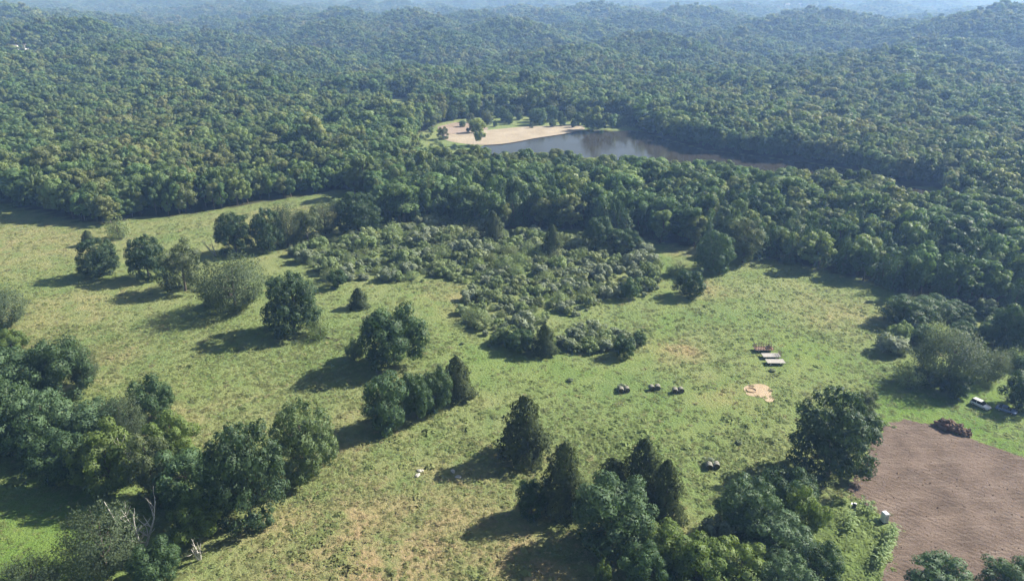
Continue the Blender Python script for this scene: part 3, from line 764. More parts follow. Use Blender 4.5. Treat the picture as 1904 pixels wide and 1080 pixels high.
# ---------------------------------------------------------------- thicket and other scrub, bush by bush
def fill(poly, gap, jitter, seed, lim=10 ** 6):
    r = np.random.RandomState(seed)
    px = np.array(poly); (x0, y0), (x1, y1) = px.min(0), px.max(0)
    out = []
    row = 0; y = y0
    while y < y1:
        x = x0 + (gap / 2 if row % 2 else 0)
        while x < x1:
            q = (x + r.uniform(-jitter, jitter) * gap, y + r.uniform(-jitter, jitter) * gap)
            if in_poly(np.array([q[0]]), np.array([q[1]]), poly)[0]: out.append(q)
            x += gap
        y += gap * .87; row += 1
    return out[:lim]
for j, (x, y) in enumerate(fill(THICKET, 6.6, .42, 3)):
    w = random.choice([random.uniform(3.4, 6), random.uniform(5, 9.4)]) * (1.1 if y > 280 else 1); h = w * random.uniform(.48, .72)
    kind = 'silver' if random.random() < .34 else 'shrub'
    part = 'near tongue' if y < 237 else 'left arm' if x < -42 else 'right wing' if x > 22 else 'broad middle'
    look = ('pale silvery' if kind == 'silver' else 'grey-green') + (' tall' if h > 4.1 else ' low' if h < 2.9 else '')
    plant(kind, x, y, h, w, f'{look} shrub in the {part} of the wide meadow thicket', 'shrub', f'shrubs of the thicket, {part}', i=random.randrange(60))
THICKET_SRC = [o for o in COL.objects if o.data in CROWN['shrub'] + CROWN['silver']]
for x, y in fill(SHRUB_ISLAND, 4.2, .35, 4):
    w = random.uniform(4.5, 6.5)
    plant('silver' if random.random() < .6 else 'shrub', x, y, w * .62, w, 'pale shrub of the small island in front of the thicket', 'shrub', 'shrubs of the small island', i=random.randrange(60))
for x, y in fill(SCRUB_RIGHT, 6.8, .42, 5):
    w = random.uniform(5, 8.5)
    kind = random.choice(['shrub', 'shrub', 'silver', 'oak', 'ash'])
    plant(kind, x, y, w * random.uniform(.6, .95), w, 'mixed shrub in the scrub at the right edge of the meadow', 'shrub', 'scrub at the right edge', name='shrub', i=random.randrange(60))

# ---------------------------------------------------------------- the woods
def scatter(sp, r0, r1, seed):
    """Jittered points in a wedge in front of the meadow between two distances."""
    r = np.random.RandomState(seed)
    a = np.arange(-r1, r1, sp); b = np.arange(40, r1, sp)
    X, Y = np.meshgrid(a, b)
    X = X + (np.arange(len(b)) % 2)[:, None] * sp / 2
    x = (X + r.uniform(-.42, .42, X.shape) * sp).ravel(); y = (Y + r.uniform(-.42, .42, X.shape) * sp).ravel()
    d = np.hypot(x, y)
    ok = (d >= r0) & (d < r1) & (np.abs(x) < .84 * y + 40)
    return x[ok], y[ok]
wx = []; wy = []; wsc = []
for sp, r0, r1, s, sd in ((5.6, 200, 760, 1.02, 1), (6.7, 760, 1900, 1.18, 2), (10.4, 1900, 3600, 1.55, 3), (19., 3600, 7300, 2.1, 4)):
    x, y = scatter(sp, r0, r1, sd)
    k = wood_mask(x, y)
    wx.append(x[k]); wy.append(y[k]); wsc.append(np.full(k.sum(), s))
wx = np.concatenate(wx); wy = np.concatenate(wy); wsc = np.concatenate(wsc)
r = np.random.RandomState(5)
n = len(wx)
patch = np.sin(wx * .021 + 1) * np.sin(wy * .017 + 2) + .6 * np.sin(wx * .05 + wy * .043) + .4 * np.sin(wx * .11 - wy * .09)
edge_d = poly_dist(wx, wy, WOOD_EDGE, False)
# evergreen stands: the dark band behind the thicket, and patches elsewhere
ever = ((wx > -60) & (wx < 190) & (edge_d < 60) & (r.rand(n) < .6)) | (r.rand(n) < .07 + .08 * (patch > .9))
fine = np.sin(wx * .19 + 1.7 * np.sin(wy * .08)) * np.sin(wy * .15 + 1.3 * np.sin(wx * .06))
hsc = r.lognormal(-.03, .13, n) * (.95 + .10 * patch + (.09 + .05 * (np.hypot(wx, wy) > 620)) * fine)
ksize = np.where(ever, .92, 1.) * wsc
SZ = np.clip(hsc * np.where(ever, .8, 1.) * wsc, .45, 3); SX = ksize * np.clip(r.lognormal(-.02, .27, n), .55, 1.75) * np.clip(hsc, .8, 1.25)
far_flat = np.clip((np.hypot(wx, wy) - 1900) / 3000, 0, 1)
SZ = SZ * (1 - .35 * far_flat)
# keep the wood low in front of the lake so that the water shows, as the land dips there
near_lake = np.exp(-(poly_dist(wx, wy, LAKE) / 45) ** 2) * (wy < 470) * (wx < 150)
SZ = SZ * (1 - .22 * near_lake)
wz = hgt(wx, wy) - .2
order = np.argsort(np.hypot(wx, wy) + np.where(edge_d < 22, 0, 120))
single = order[:300]
for j in single:
    k = 'pine' if ever[j] else 'forest'
    x = wx[j]
    ad = 'dark evergreen' if ever[j] else 'leafy tree'
    for lim, pl in ((-205, 'at the wood edge by the left picture border'), (-150, 'at the wood edge behind the meadow tree row'), (-62, 'at the wood edge along the back field strip'), (-5, 'of the dark wood behind the left half of the thicket'), (58, 'of the dark wood behind the right half of the thicket'), (105, 'of the wood edge behind the rounded green meadow tree'), (150, 'of the wood edge shading the far side of the right meadow'), (1e9, 'of the wood behind the scrub at the right border')):
        if x < lim: break
    lab, grp = ad + ' ' + pl, 'trees ' + pl
    H, W = REF[k]
    plant(k, float(x), float(wy[j]), H * float(SZ[j]), W * float(SX[j]), lab, 'tree', grp, z=0., i=int(r.randint(60)))
rest = np.ones(n, bool); rest[single] = False
print('wood trees', n)

def points_object(name, x, y, z, attrs):
    m = bpy.data.meshes.new(name)
    m.vertices.add(len(x)); m.vertices.foreach_set('co', np.stack([x, y, z], 1).astype(np.float32).ravel())
    for k, (t, v) in attrs.items():
        a = m.attributes.new(k, t, 'POINT')
        a.data.foreach_set({'FLOAT': 'value', 'INT': 'value', 'FLOAT_VECTOR': 'vector'}[t], np.ascontiguousarray(v).ravel())
    m.update()
    return link(name, m)

def instance_nodes(name, obj, sources):
    """Put one of the source meshes on every point, turned and sized by the point's own values."""
    ng = bpy.data.node_groups.new(name, 'GeometryNodeTree')
    ng.interface.new_socket('Geometry', in_out='INPUT', socket_type='NodeSocketGeometry')
    ng.interface.new_socket('Geometry', in_out='OUTPUT', socket_type='NodeSocketGeometry')
    gi = ng.nodes.new('NodeGroupInput'); go = ng.nodes.new('NodeGroupOutput')
    join = ng.nodes.new('GeometryNodeJoinGeometry')
    kind = ng.nodes.new('GeometryNodeInputNamedAttribute'); kind.data_type = 'INT'; kind.inputs[0].default_value = 'pick'
    rot = ng.nodes.new('GeometryNodeInputNamedAttribute'); rot.data_type = 'FLOAT_VECTOR'; rot.inputs[0].default_value = 'turn'
    scl = ng.nodes.new('GeometryNodeInputNamedAttribute'); scl.data_type = 'FLOAT_VECTOR'; scl.inputs[0].default_value = 'size'
    e2r = ng.nodes.new('FunctionNodeEulerToRotation')
    ng.links.new(rot.outputs[0], e2r.inputs[0])
    for i, src in enumerate(sources):
        oi = ng.nodes.new('GeometryNodeObjectInfo'); oi.transform_space = 'ORIGINAL'; oi.inputs['As Instance'].default_value = True
        oi.inputs['Object'].default_value = src
        cmp = ng.nodes.new('FunctionNodeCompare'); cmp.data_type = 'INT'; cmp.operation = 'EQUAL'
        ng.links.new(kind.outputs[0], cmp.inputs[2]); cmp.inputs[3].default_value = i
        ip = ng.nodes.new('GeometryNodeInstanceOnPoints')
        ng.links.new(gi.outputs[0], ip.inputs['Points']); ng.links.new(cmp.outputs[0], ip.inputs['Selection'])
        ng.links.new(oi.outputs['Geometry'], ip.inputs['Instance'])
        ng.links.new(e2r.outputs[0], ip.inputs['Rotation']); ng.links.new(scl.outputs[0], ip.inputs['Scale'])
        ng.links.new(ip.outputs[0], join.inputs[0])
    ng.links.new(join.outputs[0], go.inputs[0])
    md = obj.modifiers.new(name, 'NODES'); md.node_group = ng

def first_with(mesh):
    for o in COL.objects:
        if o.data is mesh: return o
    raise KeyError(mesh.name)
src = [first_with(m) for m in CROWN['forest'] + CROWN['pine'] if any(o.data is m for o in COL.objects)]
nb = sum(1 for s in src if s.data in CROWN['forest']); npn = len(src) - nb
pick = np.where(ever, nb + r.randint(0, npn, n), r.randint(0, nb, n)).astype(np.int32)
turn = r.normal(0, .07, (n, 3)).astype(np.float32); turn[:, 2] = r.uniform(0, 6.28, n)
size = np.stack([SX, SX * r.uniform(.9, 1.1, n), SZ], 1).astype(np.float32)
wood = points_object('woodland', wx[rest], wy[rest], wz[rest], {'pick': ('INT', pick[rest]), 'turn': ('FLOAT_VECTOR', turn[rest]), 'size': ('FLOAT_VECTOR', size[rest])})
setting(wood, 'stuff', 'endless green woodland rolling from the lake to the hazy horizon')
wood['category'] = 'woods'
instance_nodes('woodland_trees', wood, src)

# low brush filling the thicket between its shrubs
tr_ = np.random.RandomState(6)
bpts = np.array(fill(THICKET, 3.3, .48, 21)); nbp = len(bpts)
bpts = bpts + tr_.normal(0, 1.1, bpts.shape)
bpts = bpts[(np.sin(bpts[:, 0] * .31 + 1.5 * np.sin(bpts[:, 1] * .17)) * np.sin(bpts[:, 1] * .27 + 1) < .45)]; nbp = len(bpts)
bsrc = []
for m in CROWN['shrub'] + CROWN['silver']:
    for o in THICKET_SRC:
        if o.data is m: bsrc.append(o); break
bs = tr_.lognormal(-.75, .3, nbp)
brush = points_object('thicket_brush', bpts[:, 0], bpts[:, 1], np.zeros(nbp), {'pick': ('INT', tr_.randint(0, len(bsrc), nbp).astype(np.int32)), 'turn': ('FLOAT_VECTOR', np.stack([np.zeros(nbp), np.zeros(nbp), tr_.uniform(0, 6.28, nbp)], 1).astype(np.float32)), 'size': ('FLOAT_VECTOR', np.stack([bs, bs, bs * tr_.uniform(.6, 1.3, nbp)], 1).astype(np.float32))})
setting(brush, 'stuff', 'low tangled brush filling the gaps between the thicket shrubs'); brush['category'] = 'brush'
instance_nodes('brush_plants', brush, bsrc)

# park trees by the beach
for x, y in fill(SHORE, 11., .45, 9):
    w = random.uniform(2.5, 5.5)
    plant('shrub', x, y, w * .7, w, 'low bush on the rough grass beside the near end of the beach', 'shrub', 'bushes beside the beach')
for x, y in fill(PARK, 13., .45, 8):
    if random.random() < .42 or in_poly(np.array([x]), np.array([y]), BARE_PARK)[0]: continue
    h = random.uniform(4.5, 12)
    plant(random.choice(['ash', 'oak', 'olive', 'ash']), x, y, h, h * random.uniform(.7, 1.), 'small tree or bush on the green bank between beach and far wood', 'tree', 'bushes on the far bank')

park_l = ['small tree on the far grassy bank beyond the beach']
ordn = ['leftmost', 'second', 'third', 'fourth', 'fifth', 'sixth', 'seventh', 'eighth', 'ninth', 'tenth', 'eleventh', 'twelfth']
PARK_TREES.sort(key=lambda q: q[0] / q[1])
for j, (x, y) in enumerate(PARK_TREES):
    k = random.choice(['ash', 'ash', 'oak', 'olive'])
    h = random.uniform(7, 15) if y > 600 else random.uniform(3.5, 6); w = h * random.uniform(.65, 1.)
    plant(k, x, y, h, w, (f'park tree behind the lake beach, {ordn[j]} from the left' if j < 12 else f'park tree behind the lake beach, {ordn[27 - j] if j < 27 else "first"} from the right' if j > 15 else 'park tree in the middle of the bank behind the lake beach'), 'tree', 'park trees behind the beach')
# ---------------------------------------------------------------- grass and weeds of the meadow
def tuft(name, seed, n, h, spread, wid, mat, lean=.5):
    """A low cushion of blades or leaves."""
    r = np.random.RandomState(seed)
    a = r.uniform(0, 6.28, n); rr = np.sqrt(r.rand(n))
    out = np.stack([np.cos(a), np.sin(a), np.zeros(n)], 1)
    P = out * (rr * spread)[:, None]; P[:, 2] = .03 + h * .75 * (1 - rr ** 2) * r.uniform(.5, 1.1, n)
    N = unit(out * (rr * lean)[:, None] + np.array([0, 0, .9]) + r.normal(0, .28, (n, 3)))
    return leaf_quads(name, P, N, wid * r.uniform(.7, 1.4, n), up=unit(out + r.normal(0, .5, (n, 3)) + np.array([0, 0, .4])), asp=.45, mat=mat, LN=np.repeat([[0, 0, 1.]], n, 0), blend=.4)
TM = [tuft_mat('grass_blades', (.22, .23, .09), (.75, 1.25)), tuft_mat('weed_leaves', (.20, .25, .08), (.88, 1.25)), tuft_mat('dry_stalks', (.32, .26, .14), (.8, 1.3))]
tu = [tuft('grass_tuft', 1, 22, .20, .5, .17, TM[0]), tuft('grass_tuft', 2, 20, .18, .55, .18, TM[0]),
      tuft('weed_clump', 3, 26, .30, .45, .16, TM[1], .8), tuft('weed_clump', 4, 24, .38, .5, .19, TM[1], .8),
      tuft('dry_clump', 5, 18, .26, .45, .15, TM[2], .5)]
meadow = WOOD_EDGE[::-1] + [(-330, 300), (-250, 130), (-110, 84), (70, 84), (150, 84), (210, 200)]
gr = np.random.RandomState(9)
gs = []
for sp, y0, y1 in ((.72, 84, 150), (.95, 150, 215), (1.45, 215, 400)):
    a = np.arange(-300, 215, sp); b = np.arange(y0, y1, sp)
    X, Y = np.meshgrid(a, b); x = X.ravel() + gr.uniform(-.5, .5, X.size) * sp; y = Y.ravel() + gr.uniform(-.5, .5, X.size) * sp
    k = (np.abs(x) < .78 * y + 12) & in_poly(x, y, meadow) & ~in_poly(x, y, THICKET)
    gs.append((x[k], y[k], np.full(k.sum(), sp)))
tx, ty, tsp = (np.concatenate(v) for v in zip(*gs))
bad = (in_poly(tx, ty, SAND_PATCH) & (poly_dist(tx, ty, SAND_PATCH) > 1.3 * gr.rand(len(tx)))) | (in_poly(tx, ty, SOIL) & (poly_dist(tx, ty, SOIL) > .4 + 2.6 * gr.rand(len(tx)) ** 2.5))
for cxx, cyy_ in CARS + [CABIN[0], TILLER[0]]: bad |= np.hypot(tx - cxx, ty - cyy_) < 2
lawn = blobs(tx, ty, BLOBS_LUSH)
pn = np.sin(tx * .13 + 2 * np.sin(ty * .05)) * np.sin(ty * .11 + 1.5 * np.sin(tx * .07)) + .5 * np.sin(tx * .37 + ty * .29) + .4 * np.sin(tx * .81 - ty * .7)
plotm = in_poly(tx, ty, PLOT)
trk = np.exp(-(track_d(tx, ty) / 3.0) ** 2)
keep = ~bad & (gr.rand(len(tx)) > .7 * trk) & (gr.rand(len(tx)) < np.clip(.62 + .22 * pn - .45 * lawn - .4 * blobs(tx, ty, [(62, 172, 22, 1), (80, 192, 16, 1), (5, 183, 22, .8), (30, 178, 16, .9), (-120, 270, 40, .5), (110, 205, 14, .8)]) + .3 * blobs(tx, ty, [(100, 238, 26, 1), (30, 150, 18, 1), (60, 148, 16, 1), (-60, 180, 22, .8)]) + plotm, .08, 1))
tx, ty, tsp, pn, lawn, plotm = (v[keep] for v in (tx, ty, tsp, pn, lawn, plotm))
m_ = len(tx)
tdry = blobs(tx, ty, BLOBS_DRY)
u = gr.rand(m_)
pk = np.where(u < .55 + .2 * tdry, gr.randint(0, 2, m_), 2 + gr.randint(0, 2, m_))
pk = np.where((u > .93 - .45 * tdry) & ~plotm, 4, pk)
pk = np.where((pn > 1.0) & (u < .35), 2 + (u < .4), pk)
weedy = blobs(tx, ty, [(-37, 113, 7, 1), (-30, 105, 8, 1), (-6, 104, 9, .9), (-46, 119, 5, .9), (-14, 101, 7, .9), (24, 150, 10, .6), (60, 150, 14, .6), (-20, 150, 10, .5)]) * (.55 + .45 * np.sin(tx * .9 + ty) * np.sin(ty * 1.3))
wd = gr.rand(m_) < weedy
pk = np.where(wd, 2 + (u < .5), pk)
pk = np.where(plotm, 2 + (u < .5), pk).astype(np.int32)
ts = gr.lognormal(0, .35, m_) * np.clip(tsp / .8, .9, 1.15) * np.where(plotm, 1.3, 1) * np.where(wd, 1.5, 1)
tsz = np.stack([ts, ts, ts * gr.uniform(.6, 1.15, m_) * np.where(lawn > .5, .6, 1) * np.where(ty > 150, .75, 1)], 1).astype(np.float32)
ttr = np.zeros((m_, 3), np.float32); ttr[:, 2] = gr.uniform(0, 6.28, m_); ttr[:, :2] = gr.normal(0, .1, (m_, 2))
print('tufts', m_)
grass = points_object('meadow_grass', tx, ty, np.zeros(m_), {'pick': ('INT', pk), 'turn': ('FLOAT_VECTOR', ttr), 'size': ('FLOAT_VECTOR', tsz), 'lush': ('FLOAT', np.clip(lawn + .8 * plotm, 0, 1).astype(np.float32)), 'dry': ('FLOAT', tdry.astype(np.float32))})
setting(grass, 'stuff', 'rough meadow grass and weeds covering the open fields')
grass['category'] = 'grass'
# the five tufts the rest repeat stand in the meadow themselves
spots = [(-6., 150.), (-30., 205.), (20., 160.), (45., 215.), (-18., 118.)]
tsrc = []
for m, (x, y) in zip(tu, spots):
    o = link(m.name.split('.')[0], m, loc=(x, y, 0))
    tsrc.append(o)
tlab = ['short grass tuft in the open middle of the meadow', 'grass tuft beside the lumpy meadow tree', 'leafy weed clump between the bales and the central clump', 'tall weed clump in the right meadow', 'dry stalk clump in the brown foreground grass']
for o, l in zip(tsrc, tlab): tag(o, l, 'grass'); o['kind'] = 'stuff'
instance_nodes('meadow_tufts', grass, tsrc)

# clods on the ploughed ground
cr2 = np.random.RandomState(12)
sx0, sy0 = np.array(SOIL).min(0); sx1, sy1 = np.array(SOIL).max(0)
qx = cr2.uniform(sx0, sx1, 9000); qy = cr2.uniform(sy0, sy1, 9000)
kk = in_poly(qx, qy, SOIL) & (poly_dist(qx, qy, SOIL) > .5); qx, qy = qx[kk], qy[kk]; nq = len(qx)
csz = cr2.lognormal(-3.2, .5, nq)
clods = points_object('soil_clods', qx, qy, np.full(nq, .08), {'pick': ('INT', cr2.randint(0, 2, nq).astype(np.int32)), 'turn': ('FLOAT_VECTOR', cr2.uniform(0, 6.28, (nq, 3)).astype(np.float32)), 'size': ('FLOAT_VECTOR', np.stack([csz * 1.3, csz, csz * .8], 1).astype(np.float32))})
setting(clods, 'stuff', 'brown clods strewn over the ploughed field'); clods['category'] = 'soil'

# pale flowering weed clumps
for i, (x, y) in enumerate(PALE):
    plant('silver', x, y, random.uniform(.7, 1.1), random.uniform(1.4, 2.4), 'low pale flowering weed clump in the open grass', 'weed', 'pale weed clumps', name='weed_clump')

# tall crop plants along the plot
CROPM = leaf_mat('crop_leaves', [(.19, .27, .10), (.25, .33, .14)], .35)
def crop_mesh(seed):
    r = np.random.RandomState(seed); V = []; F = []
    for i in range(9):
        a = i * 2.4 + r.normal(0, .3); z = .25 + i * .2; ln = r.uniform(.6, 1.0)
        d = np.array([math.cos(a), math.sin(a), 0.]); s = np.array([-d[1], d[0], 0.]); b = len(V); w = .09
        for t, dz, ww in ((0, 0, .5), (.4, .3, 1.), (.75, .28, .8), (1., .02, .1)):
            p = d * ln * t + np.array([0, 0, z + dz]); V += [p - s * w * ww, p + s * w * ww]
        for k in range(3): F.append((b + 2 * k, b + 2 * k + 1, b + 2 * k + 3, b + 2 * k + 2))
    return mesh_np('leaves', V, F, [CROPM], True)
cm = [crop_mesh(i) for i in range(3)]
stalk = MB().cyl((0, 0, -.05), (0, 0, 2.2), .03, .012, 6).mesh('stalk', CROPM)
cpts = []
for i in range(len(CROPS) - 1):
    if i in (10,): continue
    (xa, ya), (xb, yb) = CROPS[i], CROPS[i + 1]; k = max(1, int(math.hypot(xb - xa, yb - ya) / .55))
    cpts += [(xa + (xb - xa) * t / k, ya + (yb - ya) * t / k) for t in range(k)]
for x, y in cpts:
    if math.hypot(x - CABIN[0][0], y - CABIN[0][1]) < 2.4: continue
    s = random.uniform(.9, 1.4)
    root = link('crop_plant', None, loc=(x + random.gauss(0, .22), y + random.gauss(0, .22), 0), rot=(0, 0, random.uniform(0, 6.28)))
    link('leaves', random.choice(cm), root, scale=(s * 1.25, s * 1.25, s)); link('stalk', stalk, root, scale=(s, s, s))
    tag(root, 'tall leafy crop plant at the rim of the green plot by the ploughed field', 'crop plant', 'crop plants round the plot')

# ---------------------------------------------------------------- dead trees
def snag(x, y, H, seed, label, lean=(0, 0), W=6, nb=9, fork=True):
    r = np.random.RandomState(seed); segs = []
    for k in range(3 if fork else 1):
        a = r.uniform(0, 6.28); d = unit(np.array([math.cos(a) * .35 + lean[0], math.sin(a) * .25 + lean[1], 1.]))
        st = limb(r, (0, 0, -.2), d, H * r.uniform(.75, 1.1), .2 + .011 * H, 6, .07, .05); segs.append(st)
        for j in range(nb):
            q = r.randint(2, 6); a = r.uniform(0, 6.28)
            segs.append(limb(r, st[q][0], unit(np.array([math.cos(a), math.sin(a), r.uniform(.5, 1.4)])), W * r.uniform(.3, .65), st[q][1] * .7, 4, .2))
    root = link('dead_tree', None, loc=(x, y, 0))
    link('trunk', tube_mesh('trunk', segs[:1], DEADWOOD), root)
    link('branches', tube_mesh('branches', segs[1:], DEADWOOD, 5), root)
    return tag(root, label, 'dead tree')
SN = SNAGS
snag(*SN[0], 8.5, 3, 'small leaning dead snag left of the back clump', (-.25, 0), 3, 4)
snag(*SN[1], 12, 5, 'dead white many-branched snag in the left foreground', (.05, 0), 7, 9)
snag(*SN[2], 13.5, 6, 'bare grey twiggy tree amid the left grove', (-.1, -.1), 7, 16)
o = snag(*SN[3], 13, 8, 'long bare dead trunk leaning left beside the white snag', (-.55, .1), 2, 2, False)
snag(*SN[4], 6, 9, 'bare forked stems under the small light green tree', (0, -.2), 4, 4)
(xa, ya), (xb, yb) = FALLEN
fl = link('fallen_log', None, loc=(xa, ya, .25))
dx, dy = xb - xa, yb - ya
link('trunk', tube_mesh('trunk', [limb(np.random.RandomState(2), (0, 0, 0), unit(np.array([dx, dy, 0.])), math.hypot(dx, dy), .28, 6, .04, 0)], BARK), fl)
link('branches', tube_mesh('branches', [limb(np.random.RandomState(k), (dx * .6, dy * .6, 0), unit(np.array([math.cos(k), math.sin(k), .3])), 2, .09, 3) for k in range(5)], BARK), fl)
tag(fl, 'fallen log lying right of the dark egg-shaped tree', 'log')

# ---------------------------------------------------------------- round bales, stones
HAY = simple('weathered_hay', (.23, .215, .165), .95, var=.35, scale=5, bump=.8)
HAYEND_SHADED = simple('hay_end_shaded', (.10, .088, .06), .95, var=.4, scale=6, bump=.8)  # ends darker than the roll: shade on the camera side put into the colour
def bale_mesh():
    m = MB(); m.cyl((0, -.7, .72), (0, .7, .72), .76, .76, 24, False); return m.mesh('roll', HAY, True)
def end_mesh():
    m = MB()
    for s in (-1, 1):
        m.cyl((0, s * .66, .72), (0, s * .705, .72), .735, .735, 24); m.cyl((0, s * .705, .72), (0, s * .72, .72), .45, .4, 18)
    return m.mesh('spiral_end', HAYEND_SHADED)
def net_mesh():
    m = MB()
    for yy in (-.45, 0, .45): m.cyl((0, yy - .03, .72), (0, yy + .03, .72), .775, .775, 24, False)
    return m.mesh('wrap_band', simple('net_wrap', (.34, .34, .31), .6))
bm_, em_, nm_ = bale_mesh(), end_mesh(), net_mesh()
bl = ['weed-grown', 'middle', 'right-hand', 'nearest lone']
pos = []
for i, (x, y) in enumerate(BALES):
    for s in (-1, 1):
        side = 'left' if s < 0 else 'right'
        root = link('hay_bale', None, loc=(x + s * .82, y + (.3 if s > 0 else 0), 0), rot=(0, 0, random.uniform(-.25, .25)))
        link('roll', bm_, root); link('spiral_end', em_, root); link('wrap_band', nm_, root)
        where = ['leftmost pair of the row of three pairs', 'middle pair of the row of three pairs', 'rightmost pair of the row of three pairs', 'pair standing alone before the dark corner tree'][i]
        tag(root, f'weathered round hay bale, {side} one of the {where}', 'hay bale', 'round hay bales')
    if i in (0, 3):
        plant('silver', x - .3, y + 1.5, 1.5, 3.4, 'grey weed clump growing over the ' + ('leftmost bale pair' if i == 0 else 'lone bale pair'), 'weed', name='weed_clump')
STONE = simple('pale_stone', (.42, .40, .34), .9, var=.25, scale=2, bump=.4)
sl = ['upper of the two pale stones on the left in the foreground grass', 'lower of the two pale stones on the left in the foreground grass', 'upper of the two pale stones on the right in the foreground grass', 'lower of the two pale stones on the right in the foreground grass']
for i, (x, y) in enumerate(STONES):
    tag(link('stone', blob('stone', STONE, i + 2, 3, .22, 1.3, (.72, .45, .26)), loc=(x + [.3, -.3, -.5, .4][i], y, .1), rot=(0, 0, i)), sl[i], 'stone', 'pale field stones')

# ---------------------------------------------------------------- hay wagons
PLANK = simple('grey_planks', (.40, .375, .335), .85, var=.18, scale=2.5, bump=.3)
OLDWOOD = simple('red_brown_wood', (.27, .17, .125), .85, var=.3, scale=3, bump=.3)
STEEL = simple('rusty_steel', (.11, .08, .06), .7, .3, .4, 4)
RUBBER = simple('tyre_rubber', (.025, .025, .025), .8)
RIM = simple('wheel_rim', (.55, .5, .42), .5, .4)
def tyre(r_, w_, mat):
    bm = bmesh.new(); n, k = 20, 8; rows = []
    for i in range(n):
        a = 2 * math.pi * i / n; rw = []
        for j in range(k):
            b = 2 * math.pi * j / k; rad = r_ - w_ * .42 + w_ * .42 * math.cos(b)
            rw.append(bm.verts.new((rad * math.cos(a), w_ * .5 * math.sin(b), rad * math.sin(a))))
        rows.append(rw)
    for i in range(n):
        for j in range(k):
            bm.faces.new((rows[i][j], rows[(i + 1) % n][j], rows[(i + 1) % n][(j + 1) % k], rows[i][(j + 1) % k]))
    m = bpy.data.meshes.new('tyre'); bm.to_mesh(m); bm.free(); m.materials.append(mat)
    m.polygons.foreach_set('use_smooth', np.full(len(m.polygons), True)); return m
def wheel(parent, loc, r_, w_, tm, rm):
    h = link('wheel', rm, parent, loc=loc)
    link('tyre', tm, h)
    return h
wt = tyre(.38, .22, RUBBER); wr = MB().cyl((0, -.08, 0), (0, .08, 0), .24, .24, 16).mesh('wheel', RIM)
def wagon(x, y, label, rack, bedm, L=5.2, Wd=2.5, rz=0):
    root = link('hay_wagon', None, loc=(x, y, 0), rot=(0, 0, rz))
    fr = MB()
    for s in (-.6, .6): fr.box((0, s, .72), (L * .92, .12, .18))
    for q in (-1.7, 1.7): fr.box((q, 0, .5), (.14, 1.9, .14))
    fr.build('chassis', STEEL, root)
    n = 9
    bed = MB().box((0, 0, .845), (L - .06, Wd - .06, .05)).build('bed', bedm, root)
    for i in range(n):
        MB().box((0, -Wd / 2 + (i + .5) * Wd / n, .895), (L, Wd / n - .025, .045)).build('plank', bedm, bed)
    MB().box((L / 2 + .9, 0, .5), (2.0, .1, .1), ry=.12).build('tongue', STEEL, root)
    for q in (-1.7, 1.7):
        for s in (-1, 1): wheel(root, (q, s * 1.0, .38), .38, .22, wt, wr)
    def post(px, py, h=1.5, tilt=0):
        MB().box((px, py, .92 + h / 2), (.09, .09, h), ry=tilt).build('stake', PLANK if random.random() < .5 else OLDWOOD, root)
    if rack in ('full',):
        for i in range(8):
            for s in (-1, 1): post(-L / 2 + .15 + i * (L - .3) / 7, s * (Wd / 2 - .08), random.uniform(1.3, 1.75), random.uniform(-.06, .06))
        for i in range(4): post(-L / 2 + .08, -Wd / 2 + .4 + i * .55, 1.5)
        for z in (1.25, 1.75):
            for s in (-1, 1): MB().box((0, s * (Wd / 2 - .15), z), (L - .1, .04, .14)).build('rail', OLDWOOD, root)
        MB().prism([(.9, .95), (2.3, .95), (1.7, 2.0)], -.6, .6).build('load', OLDWOOD, root)
    if rack == 'end':
        for i in range(5): post(L / 2 - .1, -Wd / 2 + .15 + i * (Wd - .3) / 4, random.uniform(1.5, 1.9))
        for z in (1.3, 1.8): MB().box((L / 2 - .17, 0, z), (.04, Wd - .1, .13)).build('rail', OLDWOOD, root)
    return tag(root, label, 'wagon', 'hay wagons in the meadow')
(w1, w2, w3) = WAGONS
wagon(w1[0] - .2, w1[1], 'rear hay wagon with tall reddish stakes round its bed', 'full', OLDWOOD, 5.6)
wagon(w2[0] + .2, w2[1] - .3, 'middle flat hay wagon with pale planks and an end rack on the right', 'end', PLANK)
wagon(w3[0] + .6, w3[1] - .1, 'front flat hay wagon with an empty pale plank bed', None, PLANK)

# fire ring in the sand patch
RINGM = simple('trodden_earth', (.30, .215, .135), 1, var=.3, scale=2, bump=.5)
fx, fy = 64.9, 173.4
ring = link('earth_ring', None, loc=(fx, fy, .03))
link('rim', tube_mesh('rim', [[((1.25 * math.cos(a), 1.15 * math.sin(a), .02), .22) for a in np.linspace(0, 6.2832, 25)]], RINGM), ring)
tag(ring, 'low ring of heaped earth in the bare sand patch', 'earth ring')

# ---------------------------------------------------------------- cabin, tiller, earth heap
WHITE = simple('white_plastic', (.80, .79, .76), .45, var=.05)
GREYP = simple('grey_plastic', (.42, .42, .41), .5, var=.1)
DARKP = simple('dark_plastic', (.03, .03, .032), .5)
(x, y), = CABIN
cb = link('field_cabin', None, loc=(x, y, 0), rot=(0, 0, .25))
MB().box((0, 0, .1), (1.25, 1.3, .2)).build('base', DARKP, cb)
MB().box((0, 0, 1.15), (1.12, 1.15, 1.9), bevel=.05).build('body', WHITE, cb)
dr = MB().box((0, -.6, 1.1), (.75, .05, 1.65)).build('door', GREYP, cb)
MB().box((.27, -.64, 1.1), (.06, .05, .2)).build('handle', DARKP, dr)
rf = MB(); rf.box((0, 0, 2.14), (1.26, 1.3, .08), bevel=.02); rf.prism([(-.6, 2.18), (.6, 2.18), (.42, 2.34), (-.42, 2.34)], -.6, .6); rf.build('roof', WHITE, cb)
MB().cyl((.42, .45, 1.5), (.42, .45, 2.6), .06, .06, 10).build('vent_pipe', GREYP, cb)
tag(cb, 'upright white-roofed cabin at the edge of the ploughed field', 'cabin')
